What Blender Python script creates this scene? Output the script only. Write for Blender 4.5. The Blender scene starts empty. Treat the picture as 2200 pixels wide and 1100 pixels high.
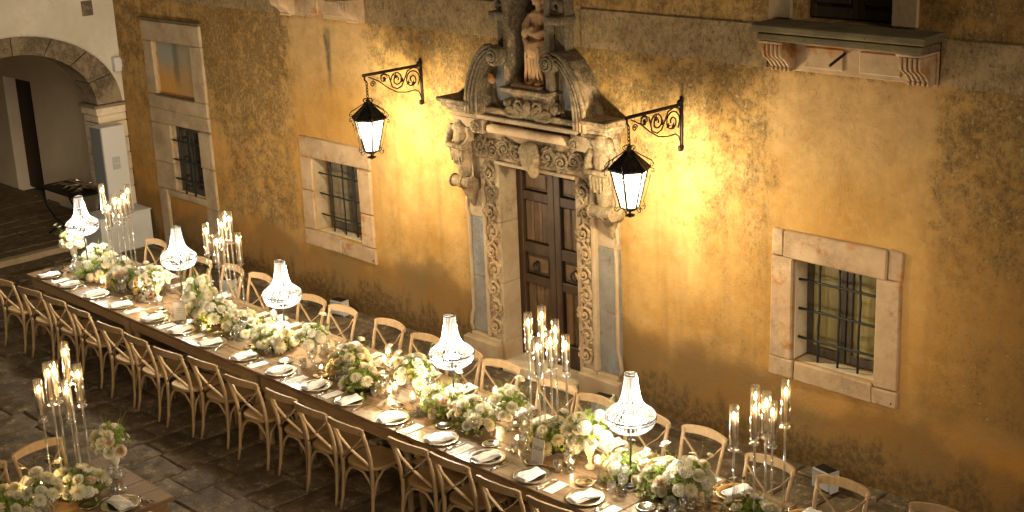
import bpy, bmesh, math, random
from mathutils import Vector, Matrix
random.seed(7)
PI = math.pi
ORD = 'first second third fourth fifth sixth seventh eighth ninth tenth eleventh twelfth thirteenth fourteenth fifteenth sixteenth seventeenth eighteenth nineteenth'.split()
sc = bpy.context.scene
COL = sc.collection

# ------------------------------------------------------------------ camera, sky, night fill, exposure
cd = bpy.data.cameras.new('camera'); cam = bpy.data.objects.new('camera', cd); COL.objects.link(cam)
cd.sensor_width = 36; cd.lens = 49.27; cd.clip_start = .1; cd.clip_end = 400
CAM_ROT = Matrix(((0.69414884, -0.18439773, 0.69581237), (0.71873561, 0.23086659, -0.65583515), (-0.03970532, 0.95535234, 0.29278899)))
cam.matrix_world = Matrix.Translation((0, -9.73, 5.6)) @ CAM_ROT.to_4x4()
sc.camera = cam

FILL_EL, FILL_AZ = math.radians(22), math.radians(113)     # azimuth clockwise from +y: the added night fill comes from the courtyard side
w = bpy.data.worlds.new('World'); sc.world = w; w.use_nodes = True
wn = w.node_tree; wb = wn.nodes['Background']
sky = wn.nodes.new('ShaderNodeTexSky'); sky.sky_type = 'NISHITA'; sky.sun_disc = False
sky.sun_elevation = FILL_EL; sky.sun_rotation = FILL_AZ
tint = wn.nodes.new('ShaderNodeMix'); tint.data_type = 'RGBA'; tint.blend_type = 'MULTIPLY'; tint.inputs[0].default_value = 1
wn.links.new(sky.outputs[0], tint.inputs[6]); tint.inputs[7].default_value = (1, .66, .36, 1)
wn.links.new(tint.outputs[2], wb.inputs[0]); wb.inputs[1].default_value = 0.0035
sd = bpy.data.lights.new('courtyard_fill', 'SUN'); sd.energy = 0.195; sd.angle = math.radians(25); sd.color = (1, .82, .58)  # fill added in place of unseen warm lamps behind the camera
courtyard_fill = bpy.data.objects.new('courtyard_fill', sd); COL.objects.link(courtyard_fill)
sdir = Vector((math.sin(FILL_AZ) * math.cos(FILL_EL), math.cos(FILL_AZ) * math.cos(FILL_EL), math.sin(FILL_EL)))
courtyard_fill.rotation_euler = sdir.to_track_quat('Z', 'Y').to_euler(); courtyard_fill.location = (0, -12, 12)

sc.view_settings.view_transform = 'Standard'; sc.view_settings.look = 'None'
sc.view_settings.exposure = 2.2; sc.view_settings.gamma = 1
sc.render.engine = 'CYCLES'
cy = sc.cycles
cy.use_denoising = True; cy.denoiser = 'OPENIMAGEDENOISE'
cy.max_bounces = 6; cy.diffuse_bounces = 3; cy.glossy_bounces = 3; cy.transmission_bounces = 4; cy.transparent_max_bounces = 24
cy.caustics_reflective = False; cy.caustics_refractive = False
cy.sample_clamp_indirect = 2.0; cy.sample_clamp_direct = 0
try: cy.use_light_tree = True
except Exception: pass

LANTERN_W, LAMP_W, FLAME_E = 52.0, 16.5, 330.0

# ------------------------------------------------------------------ node helper
class S:
    """A shader socket with arithmetic."""
    def __init__(s, nt, sock): s.nt, s.k = nt, sock
    def _m(s, op, o, o2=None, clamp=False):
        n = s.nt.nodes.new('ShaderNodeMath'); n.operation = op; n.use_clamp = clamp
        for i, v in enumerate((s, o, o2)):
            if v is None: continue
            if isinstance(v, S): s.nt.links.new(v.k, n.inputs[i])
            else: n.inputs[i].default_value = v
        return S(s.nt, n.outputs[0])
    def __add__(s, o): return s._m('ADD', o)
    def __sub__(s, o): return s._m('SUBTRACT', o)
    def __mul__(s, o): return s._m('MULTIPLY', o)
    def __truediv__(s, o): return s._m('DIVIDE', o)
    def inv(s):
        return (s * -1.0) + 1.0
    def mx(s, o): return s._m('MAXIMUM', o)
    def mn(s, o): return s._m('MINIMUM', o)
    def ab(s): return s._m('ABSOLUTE', 0)
    def ramp(s, a, b, c=0.0, d=1.0):
        n = s.nt.nodes.new('ShaderNodeMapRange'); n.interpolation_type = 'SMOOTHSTEP'
        s.nt.links.new(s.k, n.inputs[0])
        for i, v in enumerate((a, b, c, d)): n.inputs[1 + i].default_value = v
        return S(s.nt, n.outputs[0])

class MAT:
    def __init__(m, name, rough=.7, metal=0.0, spec=.4):
        m.mat = bpy.data.materials.new(name); m.mat.use_nodes = True; m.nt = m.mat.node_tree
        m.b = m.nt.nodes['Principled BSDF']; m.out = m.nt.nodes['Material Output']
        m.b.inputs['Roughness'].default_value = rough; m.b.inputs['Metallic'].default_value = metal
        m.b.inputs['Specular IOR Level'].default_value = spec
    def pos(m):
        g = m.nt.nodes.new('ShaderNodeNewGeometry'); return S(m.nt, g.outputs['Position'])
    def obj(m):
        g = m.nt.nodes.new('ShaderNodeTexCoord'); return S(m.nt, g.outputs['Object'])
    def rnd(m):
        g = m.nt.nodes.new('ShaderNodeObjectInfo'); return S(m.nt, g.outputs['Random'])
    def normal(m):
        g = m.nt.nodes.new('ShaderNodeNewGeometry'); return S(m.nt, g.outputs['Normal'])
    def xyz(m, v):
        n = m.nt.nodes.new('ShaderNodeSeparateXYZ'); m.nt.links.new(v.k, n.inputs[0]); return [S(m.nt, o) for o in n.outputs]
    def scale(m, v, s, loc=(0, 0, 0)):
        n = m.nt.nodes.new('ShaderNodeMapping'); m.nt.links.new(v.k, n.inputs[0]); n.inputs['Scale'].default_value = s; n.inputs['Location'].default_value = loc
        return S(m.nt, n.outputs[0])
    def noise(m, v, sc_, det=4, rough=.55, dist=0.0, col=False):
        n = m.nt.nodes.new('ShaderNodeTexNoise'); m.nt.links.new(v.k, n.inputs['Vector'])
        n.inputs['Scale'].default_value = sc_; n.inputs['Detail'].default_value = det; n.inputs['Roughness'].default_value = rough; n.inputs['Distortion'].default_value = dist
        return S(m.nt, n.outputs[1 if col else 0])
    def voro(m, v, sc_, feat='F1'):
        n = m.nt.nodes.new('ShaderNodeTexVoronoi'); n.feature = feat; m.nt.links.new(v.k, n.inputs['Vector']); n.inputs['Scale'].default_value = sc_
        return S(m.nt, n.outputs['Distance'])
    def mix(m, f, a, b, mode='MIX'):
        n = m.nt.nodes.new('ShaderNodeMix'); n.data_type = 'RGBA'; n.blend_type = mode
        for i, v in ((0, f), (6, a), (7, b)):
            if isinstance(v, S): m.nt.links.new(v.k, n.inputs[i])
            elif i == 0: n.inputs[0].default_value = v
            else: n.inputs[i].default_value = (*v, 1)
        return S(m.nt, n.outputs[2])
    def color(m, v):
        if isinstance(v, S): m.nt.links.new(v.k, m.b.inputs['Base Color'])
        else: m.b.inputs['Base Color'].default_value = (*v, 1)
        return m
    def rough(m, v): m.nt.links.new(v.k, m.b.inputs['Roughness']); return m
    def bump(m, h, dist=.01, strength=1.0):
        n = m.nt.nodes.new('ShaderNodeBump'); n.inputs['Distance'].default_value = dist; n.inputs['Strength'].default_value = strength
        m.nt.links.new(h.k, n.inputs['Height']); m.nt.links.new(n.outputs[0], m.b.inputs['Normal']); return m

def emat(name, col, strength):
    m = bpy.data.materials.new(name); m.use_nodes = True; nt = m.node_tree; nt.nodes.clear()
    e = nt.nodes.new('ShaderNodeEmission'); o = nt.nodes.new('ShaderNodeOutputMaterial')
    e.inputs[0].default_value = (*col, 1); e.inputs[1].default_value = strength; nt.links.new(e.outputs[0], o.inputs[0])
    return m

def thinglass(name, tintc=(1, 1, 1), refl=.10, edge=.75, rough=.02, body=0.0, bodyc=(.9, .9, .85)):
    """Thin clear glass: mostly see-through, reflective towards grazing angles, with a little cloudy body."""
    m = bpy.data.materials.new(name); m.use_nodes = True; nt = m.node_tree; nt.nodes.clear()
    o = nt.nodes.new('ShaderNodeOutputMaterial'); t = nt.nodes.new('ShaderNodeBsdfTransparent'); g = nt.nodes.new('ShaderNodeBsdfGlossy')
    lw = nt.nodes.new('ShaderNodeLayerWeight'); lw.inputs[0].default_value = .35
    mr = nt.nodes.new('ShaderNodeMapRange'); mr.inputs[3].default_value = refl; mr.inputs[4].default_value = edge
    nt.links.new(lw.outputs['Facing'], mr.inputs[0])
    mx = nt.nodes.new('ShaderNodeMixShader'); nt.links.new(mr.outputs[0], mx.inputs[0]); nt.links.new(t.outputs[0], mx.inputs[1]); nt.links.new(g.outputs[0], mx.inputs[2])
    t.inputs[0].default_value = (*tintc, 1); g.inputs['Roughness'].default_value = rough; g.inputs[0].default_value = (.95, .95, .95, 1)
    if body:
        d = nt.nodes.new('ShaderNodeBsdfTranslucent'); d.inputs[0].default_value = (*bodyc, 1)
        d2 = nt.nodes.new('ShaderNodeBsdfDiffuse'); d2.inputs[0].default_value = (*bodyc, 1)
        ad = nt.nodes.new('ShaderNodeMixShader'); nt.links.new(d.outputs[0], ad.inputs[1]); nt.links.new(d2.outputs[0], ad.inputs[2])
        m2 = nt.nodes.new('ShaderNodeMixShader'); m2.inputs[0].default_value = body
        nt.links.new(mx.outputs[0], m2.inputs[1]); nt.links.new(ad.outputs[0], m2.inputs[2]); mx = m2
    nt.links.new(mx.outputs[0], o.inputs[0])
    return m

# ------------------------------------------------------------------ mesh helper
class MB:
    def __init__(s): s.v, s.f = [], []
    def add(s, vs, fs, M=None):
        o = len(s.v)
        s.v += [tuple(M @ Vector(p)) for p in vs] if M else [tuple(p) for p in vs]
        s.f += [tuple(i + o for i in f) for f in fs]; return s
    def box(s, x0, x1, y0, y1, z0, z1, M=None):
        return s.add([(x, y, z) for x in (x0, x1) for y in (y0, y1) for z in (z0, z1)],
                     [(0, 1, 3, 2), (4, 6, 7, 5), (0, 4, 5, 1), (2, 3, 7, 6), (0, 2, 6, 4), (1, 5, 7, 3)], M)
    def cbox(s, x0, x1, y0, y1, z0, z1, c=.01, jit=0.0, M=None):
        """box with chamfered edges, corners jittered"""
        lo, hi = (x0, y0, z0), (x1, y1, z1); vs, idx = [], {}
        c = min(c, (x1 - x0) * .45, (y1 - y0) * .45, (z1 - z0) * .45)
        for sx in (0, 1):
            for sy in (0, 1):
                for sz in (0, 1):
                    sg = (sx, sy, sz); base = [hi[i] if sg[i] else lo[i] for i in range(3)]
                    d = [-c if sg[i] else c for i in range(3)]
                    jj = [random.uniform(-jit, jit) for _ in range(3)] if jit else (0, 0, 0)
                    for ax in range(3):
                        p = [base[i] + (0 if i == ax else d[i]) + jj[i] for i in range(3)]
                        idx[sg, ax] = len(vs); vs.append(p)
        fs = []
        for ax in range(3):
            a, b = (ax + 1) % 3, (ax + 2) % 3
            for k in (0, 1):
                q = []
                for (u, v) in ((0, 0), (1, 0), (1, 1), (0, 1)):
                    sg = [0, 0, 0]; sg[ax] = k; sg[a] = u; sg[b] = v; q.append(idx[tuple(sg), ax])
                fs.append(tuple(q if k else q[::-1]))
            for u in (0, 1):          # edges along ax: between faces a and b
                for v in (0, 1):
                    s0 = [0, 0, 0]; s1 = [0, 0, 0]; s0[a] = s1[a] = u; s0[b] = s1[b] = v; s1[ax] = 1
                    q = [idx[tuple(s0), a], idx[tuple(s1), a], idx[tuple(s1), b], idx[tuple(s0), b]]
                    fs.append(tuple(q if (u ^ v) else q[::-1]))
        for sx in (0, 1):
            for sy in (0, 1):
                for sz in (0, 1):
                    sg = (sx, sy, sz); q = [idx[sg, 0], idx[sg, 1], idx[sg, 2]]
                    fs.append(tuple(q if (sx + sy + sz) % 2 else q[::-1]))
        return s.add(vs, fs, M)
    def tube(s, pts, r, n=6, cap=True, flat=None, M=None):
        """r: radius or list; flat=(a,b): elliptical section, a along the local side, b along the local normal"""
        pts = [Vector(p) for p in pts]; k = len(pts); rs = r if isinstance(r, (list, tuple)) else [r] * k
        vs, fs = [], []; up = None
        for i, p in enumerate(pts):
            t = (pts[min(i + 1, k - 1)] - pts[max(i - 1, 0)])
            if t.length < 1e-9: t = Vector((0, 0, 1))
            t.normalize()
            if up is None:
                up = Vector((0, 0, 1)) if abs(t.z) < .9 else Vector((0, 1, 0))
            sd_ = t.cross(up)
            if sd_.length < 1e-6: sd_ = t.cross(Vector((1, 0, 0)))
            sd_.normalize(); up = sd_.cross(t).normalized()
            for j in range(n):
                a = 2 * PI * j / n; ca, sa = math.cos(a) * rs[i], math.sin(a) * rs[i]
                if flat: ca *= flat[0]; sa *= flat[1]
                vs.append(p + sd_ * ca + up * sa)
        for i in range(k - 1):
            for j in range(n):
                fs.append((i * n + j, i * n + (j + 1) % n, (i + 1) * n + (j + 1) % n, (i + 1) * n + j))
        if cap: fs.append(tuple(range(n - 1, -1, -1))); fs.append(tuple((k - 1) * n + j for j in range(n)))
        return s.add(vs, fs, M)
    def lathe(s, prof, n=16, c=(0, 0, 0), rib=0.0, M=None, sx=1, sy=1):
        vs, fs = [], []
        for r, z in prof:
            for j in range(n):
                a = 2 * PI * j / n; rr = r * (1 + (rib if j % 2 else -rib))
                vs.append((c[0] + rr * math.cos(a) * sx, c[1] + rr * math.sin(a) * sy, c[2] + z))
        for i in range(len(prof) - 1):
            for j in range(n):
                fs.append((i * n + j, i * n + (j + 1) % n, (i + 1) * n + (j + 1) % n, (i + 1) * n + j))
        if prof[0][0] > 1e-5: fs.append(tuple(range(n - 1, -1, -1)))
        if prof[-1][0] > 1e-5: fs.append(tuple((len(prof) - 1) * n + j for j in range(n)))
        return s.add(vs, fs, M)
    def ell(s, c, r, nu=8, nv=6, M=None):
        prof = [(max(1e-6, math.sin(PI * i / nv)), -math.cos(PI * i / nv)) for i in range(nv + 1)]
        m = Matrix.Translation(c) @ Matrix.Diagonal((*r, 1))
        return s.lathe(prof, nu, M=(M @ m) if M else m)
    def prism(s, poly, d0, d1, plane='xz', M=None):
        """poly (a,b) extruded along the third axis from d0 to d1"""
        n = len(poly)
        mk = {'xz': lambda a, b, d: (a, d, b), 'xy': lambda a, b, d: (a, b, d), 'yz': lambda a, b, d: (d, a, b)}[plane]
        vs = [mk(a, b, d0) for a, b in poly] + [mk(a, b, d1) for a, b in poly]
        fs = [tuple(range(n)), tuple(range(2 * n - 1, n - 1, -1))] + [(i, i + n, (i + 1) % n + n, (i + 1) % n) for i in range(n)]
        return s.add(vs, fs, M)
    def mesh(s, name, mat, smooth=False):
        me = bpy.data.meshes.new(name); me.from_pydata(s.v, [], s.f); me.update()
        bm = bmesh.new(); bm.from_mesh(me); bmesh.ops.recalc_face_normals(bm, faces=bm.faces); bm.to_mesh(me); bm.free()
        if mat: me.materials.append(mat)
        if smooth is True: me.polygons.foreach_set('use_smooth', [True] * len(me.polygons))
        elif smooth: me.shade_smooth_by_angle = None
        return me
    def build(s, name, mat, parent=None, smooth=False, angle=None):
        me = s.mesh(name, mat, smooth or angle is not None)
        if angle is not None:
            try: me.set_sharp_from_angle(angle=math.radians(angle))
            except Exception: pass
        return link(name, me, parent)

def link(name, data, parent=None, M=None):
    o = bpy.data.objects.new(name, data); COL.objects.link(o)
    if parent is not None: o.parent = parent
    if M is not None: o.matrix_local = M
    return o
def tag(o, label=None, cat=None, group=None, kind=None):
    if label: o['label'] = label
    if cat: o['category'] = cat
    if group: o['group'] = group
    if kind: o['kind'] = kind
    return o
def empty(name, loc=(0, 0, 0), rz=0.0, label=None, cat=None, group=None):
    o = bpy.data.objects.new(name, None); COL.objects.link(o); o.location = loc; o.rotation_euler = (0, 0, rz); o.empty_display_size = .1
    return tag(o, label, cat, group)
KIDS = {}
def kids(o): return [c for c in bpy.data.objects if c.parent == o]
def copy_tree(o, parent=None, ch=None):
    c = o.copy(); COL.objects.link(c)
    if parent is not None: c.parent = parent
    key = o.name
    if key not in KIDS: KIDS[key] = [k for k in o.children]
    for k in KIDS[key]: copy_tree(k, c)
    return c
def spiral(cx, cz, r0, r1, a0, turns, n=18):
    return [(cx + (r0 + (r1 - r0) * i / n) * math.cos(a0 + turns * 2 * PI * i / n), cz + (r0 + (r1 - r0) * i / n) * math.sin(a0 + turns * 2 * PI * i / n)) for i in range(n + 1)]
def remeshed(mb, name, mat, parent, voxel=.012, smooth_it=2):
    me = mb.mesh(name, mat, True); o = link(name, me, parent)
    m = o.modifiers.new('r', 'REMESH'); m.mode = 'VOXEL'; m.voxel_size = voxel; m.use_smooth_shade = True
    if smooth_it:
        q = o.modifiers.new('s', 'SMOOTH'); q.iterations = smooth_it; q.factor = .5
    dg = bpy.context.evaluated_depsgraph_get(); ev = o.evaluated_get(dg)
    nm = bpy.data.meshes.new_from_object(ev); o.modifiers.clear(); o.data = nm
    if not nm.materials: nm.materials.append(mat)
    nm.polygons.foreach_set('use_smooth', [True] * len(nm.polygons))
    return o

# ------------------------------------------------------------------ materials
MT = {}
def mk_plaster():
    m = MAT('ochre_plaster', .9, spec=.15); p = m.pos(); x, y, z = m.xyz(p)
    big = m.noise(p, .55, 3); mid = m.noise(p, 2.2, 6, .62); fine = m.noise(p, 9, 8, .7); grit = m.noise(p, 48, 6, .7)
    spk = m.noise(m.scale(p, (1, 1, .7)), 30, 8, .74, .4); blot = m.noise(p, 5.5, 9, .72, .3)
    base = m.mix(mid.ramp(.3, .7), (.47, .262, .070), (.57, .365, .135))
    base = m.mix(big.ramp(.42, .62) * .6, base, (.50, .255, .050))
    base = m.mix(fine.ramp(.5, .72) * .40, base, (.60, .45, .225))
    # sheltered, cleaner fields of wall below the two balconies
    def field(x0, x1, s=.10):
        wob = (mid - .5) * .30 + (m.noise(m.scale(p, (2, 1, .5)), 2.0, 6, .7) - .5) * .5
        return (x + wob).ramp(x0 - s, x0 + s) * (x + wob).ramp(x1 - s, x1 + s).inv()
    clean = field(-14.10, -12.54, .13).mx(field(-7.04, -5.46, .13)) * z.ramp(3.6, 3.5)
    base = m.mix(clean * z.ramp(2.5, 3.35) * .6, base, (.60, .40, .20))
    wob = (m.noise(p, 1.3, 4) - .5) * .5
    edge = ((z + wob * .8 + (fine - .5) * .2) - .80).ramp(-.12, .12)
    # lichen and soot: broad soft clouds carrying a fine speckle
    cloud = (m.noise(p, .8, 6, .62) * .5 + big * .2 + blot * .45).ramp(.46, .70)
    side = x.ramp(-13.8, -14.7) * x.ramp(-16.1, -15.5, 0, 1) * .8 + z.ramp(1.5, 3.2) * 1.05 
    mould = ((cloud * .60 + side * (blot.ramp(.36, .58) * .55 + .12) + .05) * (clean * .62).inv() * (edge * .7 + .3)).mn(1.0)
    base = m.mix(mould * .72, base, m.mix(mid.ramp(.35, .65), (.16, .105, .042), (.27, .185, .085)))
    base = m.mix((x + (big - .5) * 1.2 + (blot - .5) * .6).ramp(-5.9, -4.1) * (edge * .6 + .4) * .75, base, (.17, .105, .036))  # right end: brown mould, deepened to paint in the light falloff
    spots = (spk * .7 + grit * .3 + (mould - .5) * .14).ramp(.50, .64) * mould.ramp(.02, .6)
    base = m.mix(spots * .6, base, (.095, .062, .024))
    dots = (m.noise(p, 24, 7, .75) + (mould - .5) * .12 + (blot - .5) * .25).ramp(.60, .70)
    base = m.mix(dots * .6 * (edge * .7 + .3) * (clean * .6).inv(), base, (.075, .05, .02))
    pale = (m.noise(m.scale(p, (1, 1, .8), (3, 5, 1)), 22, 6, .7) + (mould - .5) * .1).ramp(.59, .70)
    base = m.mix(pale * .5 * (edge * .8 + .2), base, (.60, .45, .23))
    # repainted, smoother band along the foot of the wall, with patches
    base = m.mix(edge.inv() * .75, base, m.mix(m.noise(p, 1.1, 4).ramp(.42, .6), (.42, .205, .042), (.33, .20, .075)))
    # rising damp: black mould along the pavement
    drip = m.noise(m.scale(p, (1.4, 1, .5)), 3.2, 8, .7)
    bl = ((z * -1.0) + .36 + (drip - .5) * 1.25).ramp(-.08, .16)
    bl = bl * (m.noise(p, 16, 8, .75).ramp(.38, .58) * .8 + .2)
    base = m.mix(bl * .92, base, (.032, .025, .014))
    damp = ((z * -1.0) + .85 + (m.noise(p, 1.0, 5) - .5) * 1.9).ramp(-.05, .25)
    base = m.mix(damp * .6, base, (.15, .10, .042))
    # run-off streak below the left balcony
    st = ((x + 13.31 + (fine - .5) * .06).ab() - ((z - 2.6) * .07)).ramp(.05, -.03) * z.ramp(2.45, 3.0) * z.ramp(3.5, 3.38)
    base = m.mix(st * (fine.ramp(.3, .6) * .5 + .4), base, (.085, .075, .055))
    # long vertical weather streaks
    vs = m.noise(m.scale(p, (7, 1, .28)), 1.0, 4, .6).ramp(.50, .72)
    base = m.mix(vs * .30 * (clean * .6).inv() * edge, base, (.17, .125, .065))
    # the belt of grey render
    belt = z.ramp(3.555, 3.565) * z.ramp(3.935, 3.925)
    bc = m.mix((spk * .4 + mid * .35 + blot * .25).ramp(.42, .58), (.37, .275, .155), (.22, .16, .085))
    bc = m.mix((spk * .6 + grit * .4).ramp(.53, .62) * .7, bc, (.06, .046, .028)); bc = m.mix(pale * .5, bc, (.40, .33, .23))
    base = m.mix(belt * .8, base, bc)
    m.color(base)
    m.bump(fine * .5 + grit * .35 + spk * .6 + mid * .6, .022, .7)
    return m.mat
MT['plaster'] = mk_plaster()

def mk_stone(name, c0, c1, dark=(.07, .055, .035), lichen=.5, rust=0.0, zd=None, bumpd=.012, blue=0.0):
    m = MAT(name, .85, spec=.2); p = m.pos(); x, y, z = m.xyz(p)
    mid = m.noise(p, 3.2, 5, .6); fine = m.noise(p, 14, 8, .7); grit = m.noise(p, 55, 4, .6)
    base = m.mix(mid.ramp(.32, .68), c0, c1)
    base = m.mix(fine.ramp(.55, .75) * .5, base, tuple(min(1, c * 1.35) for c in c1))
    if rust:
        base = m.mix((m.noise(p, 2.6, 5, .65) + (fine - .5) * .3).ramp(.54, .66) * rust, base, (.42, .17, .045))
    if blue: base = m.mix(m.noise(m.scale(p, (2, 1, .6)), 1.6, 3).ramp(.42, .6) * blue, base, (.22, .25, .29))
    l = (m.noise(p, 2.0, 6, .65) * .6 + fine * .4)
    if zd: l = l + (z - zd[0]) * zd[1]
    l = l.ramp(.46, .62) * lichen
    base = m.mix(l, base, m.mix(grit.ramp(.35, .65), dark, tuple(d * 3.0 for d in dark)))
    sk = (m.noise(p, 34, 8, .75) * .7 + grit * .3 + (l - .4) * .14).ramp(.52, .61) * (.25 + lichen * .75)
    base = m.mix(sk * .72, base, tuple(d * .8 for d in dark))
    m.color(base); m.bump(fine * .7 + grit * .4 + mid * .4, bumpd, .8)
    return m.mat
MT['limestone'] = mk_stone('window_limestone', (.40, .28, .165), (.50, .36, .225), lichen=.38, rust=.8)
MT['limestone_plain'] = mk_stone('pale_limestone', (.36, .275, .17), (.45, .355, .235), lichen=.35, rust=.15)
MT['portal'] = mk_stone('portal_stone', (.29, .205, .115), (.39, .29, .175), lichen=.95, zd=(2.45, .16), rust=.3)
MT['portal_pale'] = mk_stone('portal_jamb_stone', (.35, .26, .16), (.44, .345, .225), lichen=.45, zd=(2.1, .12), rust=.25)
MT['carved'] = mk_stone('carved_stone', (.36, .25, .135), (.46, .34, .20), lichen=.70, zd=(1.7, .16), rust=.25, bumpd=.008)
MT['bluestone'] = mk_stone('grey_blue_stone', (.20, .19, .17), (.27, .25, .21), lichen=.5, blue=.7, rust=.1)
MT['orange_stone'] = mk_stone('stained_stone', (.52, .27, .10), (.56, .36, .18), lichen=.35, rust=.8)
MT['paint_blue'] = mk_stone('faded_blue_plaster', (.27, .28, .28), (.34, .34, .32), lichen=.25, bumpd=.005, blue=.5)
MT['statue'] = mk_stone('statue_stone', (.42, .25, .125), (.50, .33, .185), lichen=.35, rust=.5, bumpd=.004)
MT['balcony'] = mk_stone('mossy_shade_darkened_stone', (.12, .10, .055), (.18, .15, .08), lichen=.9)  # mossy stone, darkened further to paint in the unlit slab top
MT['corbel'] = mk_stone('corbel_stone', (.44, .30, .175), (.53, .39, .25), lichen=.35, rust=.85)
MT['arch'] = mk_stone('arch_stone', (.20, .155, .10), (.28, .22, .145), lichen=.9, zd=(2.2, .1))
MT['pier'] = mk_stone('pier_stone', (.66, .56, .41), (.74, .64, .48), lichen=.35)

def mk_white():
    m = MAT('white_plaster', .9, spec=.15); p = m.pos(); n = m.noise(p, 1.6, 6, .65); f = m.noise(p, 12, 7, .7)
    b = m.mix(n.ramp(.35, .7), (.50, .46, .39), (.60, .56, .48)); b = m.mix((f * .6 + n * .4).ramp(.56, .68) * .6, b, (.33, .28, .20))
    m.color(b); m.bump(f + n, .012, .5); return m.mat
MT['white_plaster'] = mk_white()
def mk_cream():
    m = MAT('cream_plaster', .9, spec=.15); p = m.pos(); n = m.noise(p, 1.2, 5, .6); f = m.noise(p, 16, 5, .6)
    m.color(m.mix(n.ramp(.35, .7), (.66, .56, .41), (.74, .64, .48))); m.bump(f * .4 + n, .012, .4); return m.mat
MT['cream_plaster'] = mk_cream()
def mk_fresco():
    m = MAT('faded_fresco', .9, spec=.15); p = m.pos(); x, y, z = m.xyz(p); n = m.noise(p, 3, 6, .65); f = m.noise(p, 12, 7, .7)
    b = m.mix((z + (n - .5) * .4).ramp(2.45, 2.85), (.50, .27, .075), (.28, .285, .25))
    b = m.mix((x + (n - .5) * .1).ramp(-16.85, -16.7) * .6, b, (.34, .25, .13))
    st = ((x + 16.83 + (f - .5) * .12).ab()).ramp(.12, .02) * z.ramp(2.25, 2.6)
    b = m.mix(st * .7, b, (.12, .11, .085)); b = m.mix(f.ramp(.55, .7) * .4, b, (.14, .11, .06))
    m.color(b); m.bump(f + n, .01, .5); return m.mat
MT['fresco'] = mk_fresco()

def mk_paving(name, a, b, dark, rnd=True):
    m = MAT(name, .62, spec=.25); p = m.pos(); n = m.noise(p, 1.5, 6, .65); f = m.noise(p, 9, 8, .72, .3); g = m.noise(p, 45, 4, .6)
    c = m.mix((f * .6 + n * .4).ramp(.38, .62), dark, a)
    if rnd: c = m.mix(m.rnd() * .16, c, b)
    c = m.mix((f * .6 + g * .4).ramp(.53, .62) * .8, c, tuple(min(1, q * 1.5) for q in b))
    c = m.mix(m.noise(p, .7, 6, .7).ramp(.50, .66) * .6, c, tuple(q * .6 for q in dark))
    m.color(c); m.rough(f.ramp(.3, .7, .5, .85)); m.bump(f * .9 + g * .3 + n * .8, .03, .8); return m.mat
MT['paving'] = mk_paving('worn_paving_stone', (.20, .15, .092), (.28, .215, .135), (.07, .052, .03))
MT['joint'] = mk_paving('paving_joint', (.15, .115, .07), (.19, .145, .09), (.07, .053, .03), False)
MT['passage_floor'] = mk_paving('passage_flagstone', (.17, .12, .068), (.22, .16, .095), (.09, .062, .033))

def mk_wood(name, c0, c1, axis=0, sc_=1.0, rough=.5, wear=.3):
    m = MAT(name, rough, spec=.35); p = m.obj()
    s = [9, 9, 9]; s[axis] = .9
    v = m.scale(p, tuple(q * sc_ for q in s)); r = m.rnd()
    off = m.nt.nodes.new('ShaderNodeVectorMath'); off.operation = 'ADD'; m.nt.links.new(v.k, off.inputs[0])
    cb = m.nt.nodes.new('ShaderNodeCombineXYZ'); rr = r * 31.0
    for i in range(3): m.nt.links.new(rr.k, cb.inputs[i])
    m.nt.links.new(cb.outputs[0], off.inputs[1]); v = S(m.nt, off.outputs[0])
    g = m.noise(v, 2.2, 6, .65, .8); h = m.noise(v, 9, 4, .6); w = m.noise(p, 5, 5, .65)
    c = m.mix(g.ramp(.32, .68), c0, c1); c = m.mix(h.ramp(.55, .7) * .35, c, tuple(q * .55 for q in c0))
    c = m.mix(r * .6, c, tuple(q * .72 for q in c1))
    c = m.mix(w.ramp(.52, .66) * wear, c, tuple(min(1, q * 1.25) for q in c1))
    m.color(c); m.bump(g * .5 + h * .5, .004, .5); return m.mat
MT['oak'] = mk_wood('pale_oak', (.37, .25, .13), (.48, .34, .19), 2, 1.0, .48)
MT['rattan'] = mk_wood('rattan_seat', (.38, .24, .10), (.49, .33, .155), 0, 3.0, .6)
MT['table'] = mk_wood('weathered_table_wood', (.15, .098, .053), (.29, .205, .122), 0, 1.0, .27, .35)
MT['table_leg'] = mk_wood('table_leg_wood', (.27, .18, .092), (.39, .275, .15), 2, 1.0, .5)
MT['apron'] = mk_wood('light_toned_apron_wood', (.30, .205, .11), (.43, .31, .18), 0, 1.0, .5)  # same wood as the tabletop, with courtyard-side light put into its colour
MT['table2'] = mk_wood('brown_table_wood', (.17, .10, .045), (.26, .16, .08), 1, 1.0, .38)
MT['door'] = mk_wood('old_door_wood', (.030, .016, .008), (.070, .039, .018), 2, 1.0, .5, .25)
MT['door_panel'] = mk_wood('worn_door_panel', (.052, .027, .011), (.165, .100, .045), 2, .8, .5, .35)
MT['casement'] = mk_wood('window_casement_wood', (.05, .038, .024), (.075, .06, .04), 2, 1.0, .5)
MT['dark_door'] = MAT('dark_brown_door', .6).color((.03, .014, .008)).mat

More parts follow.
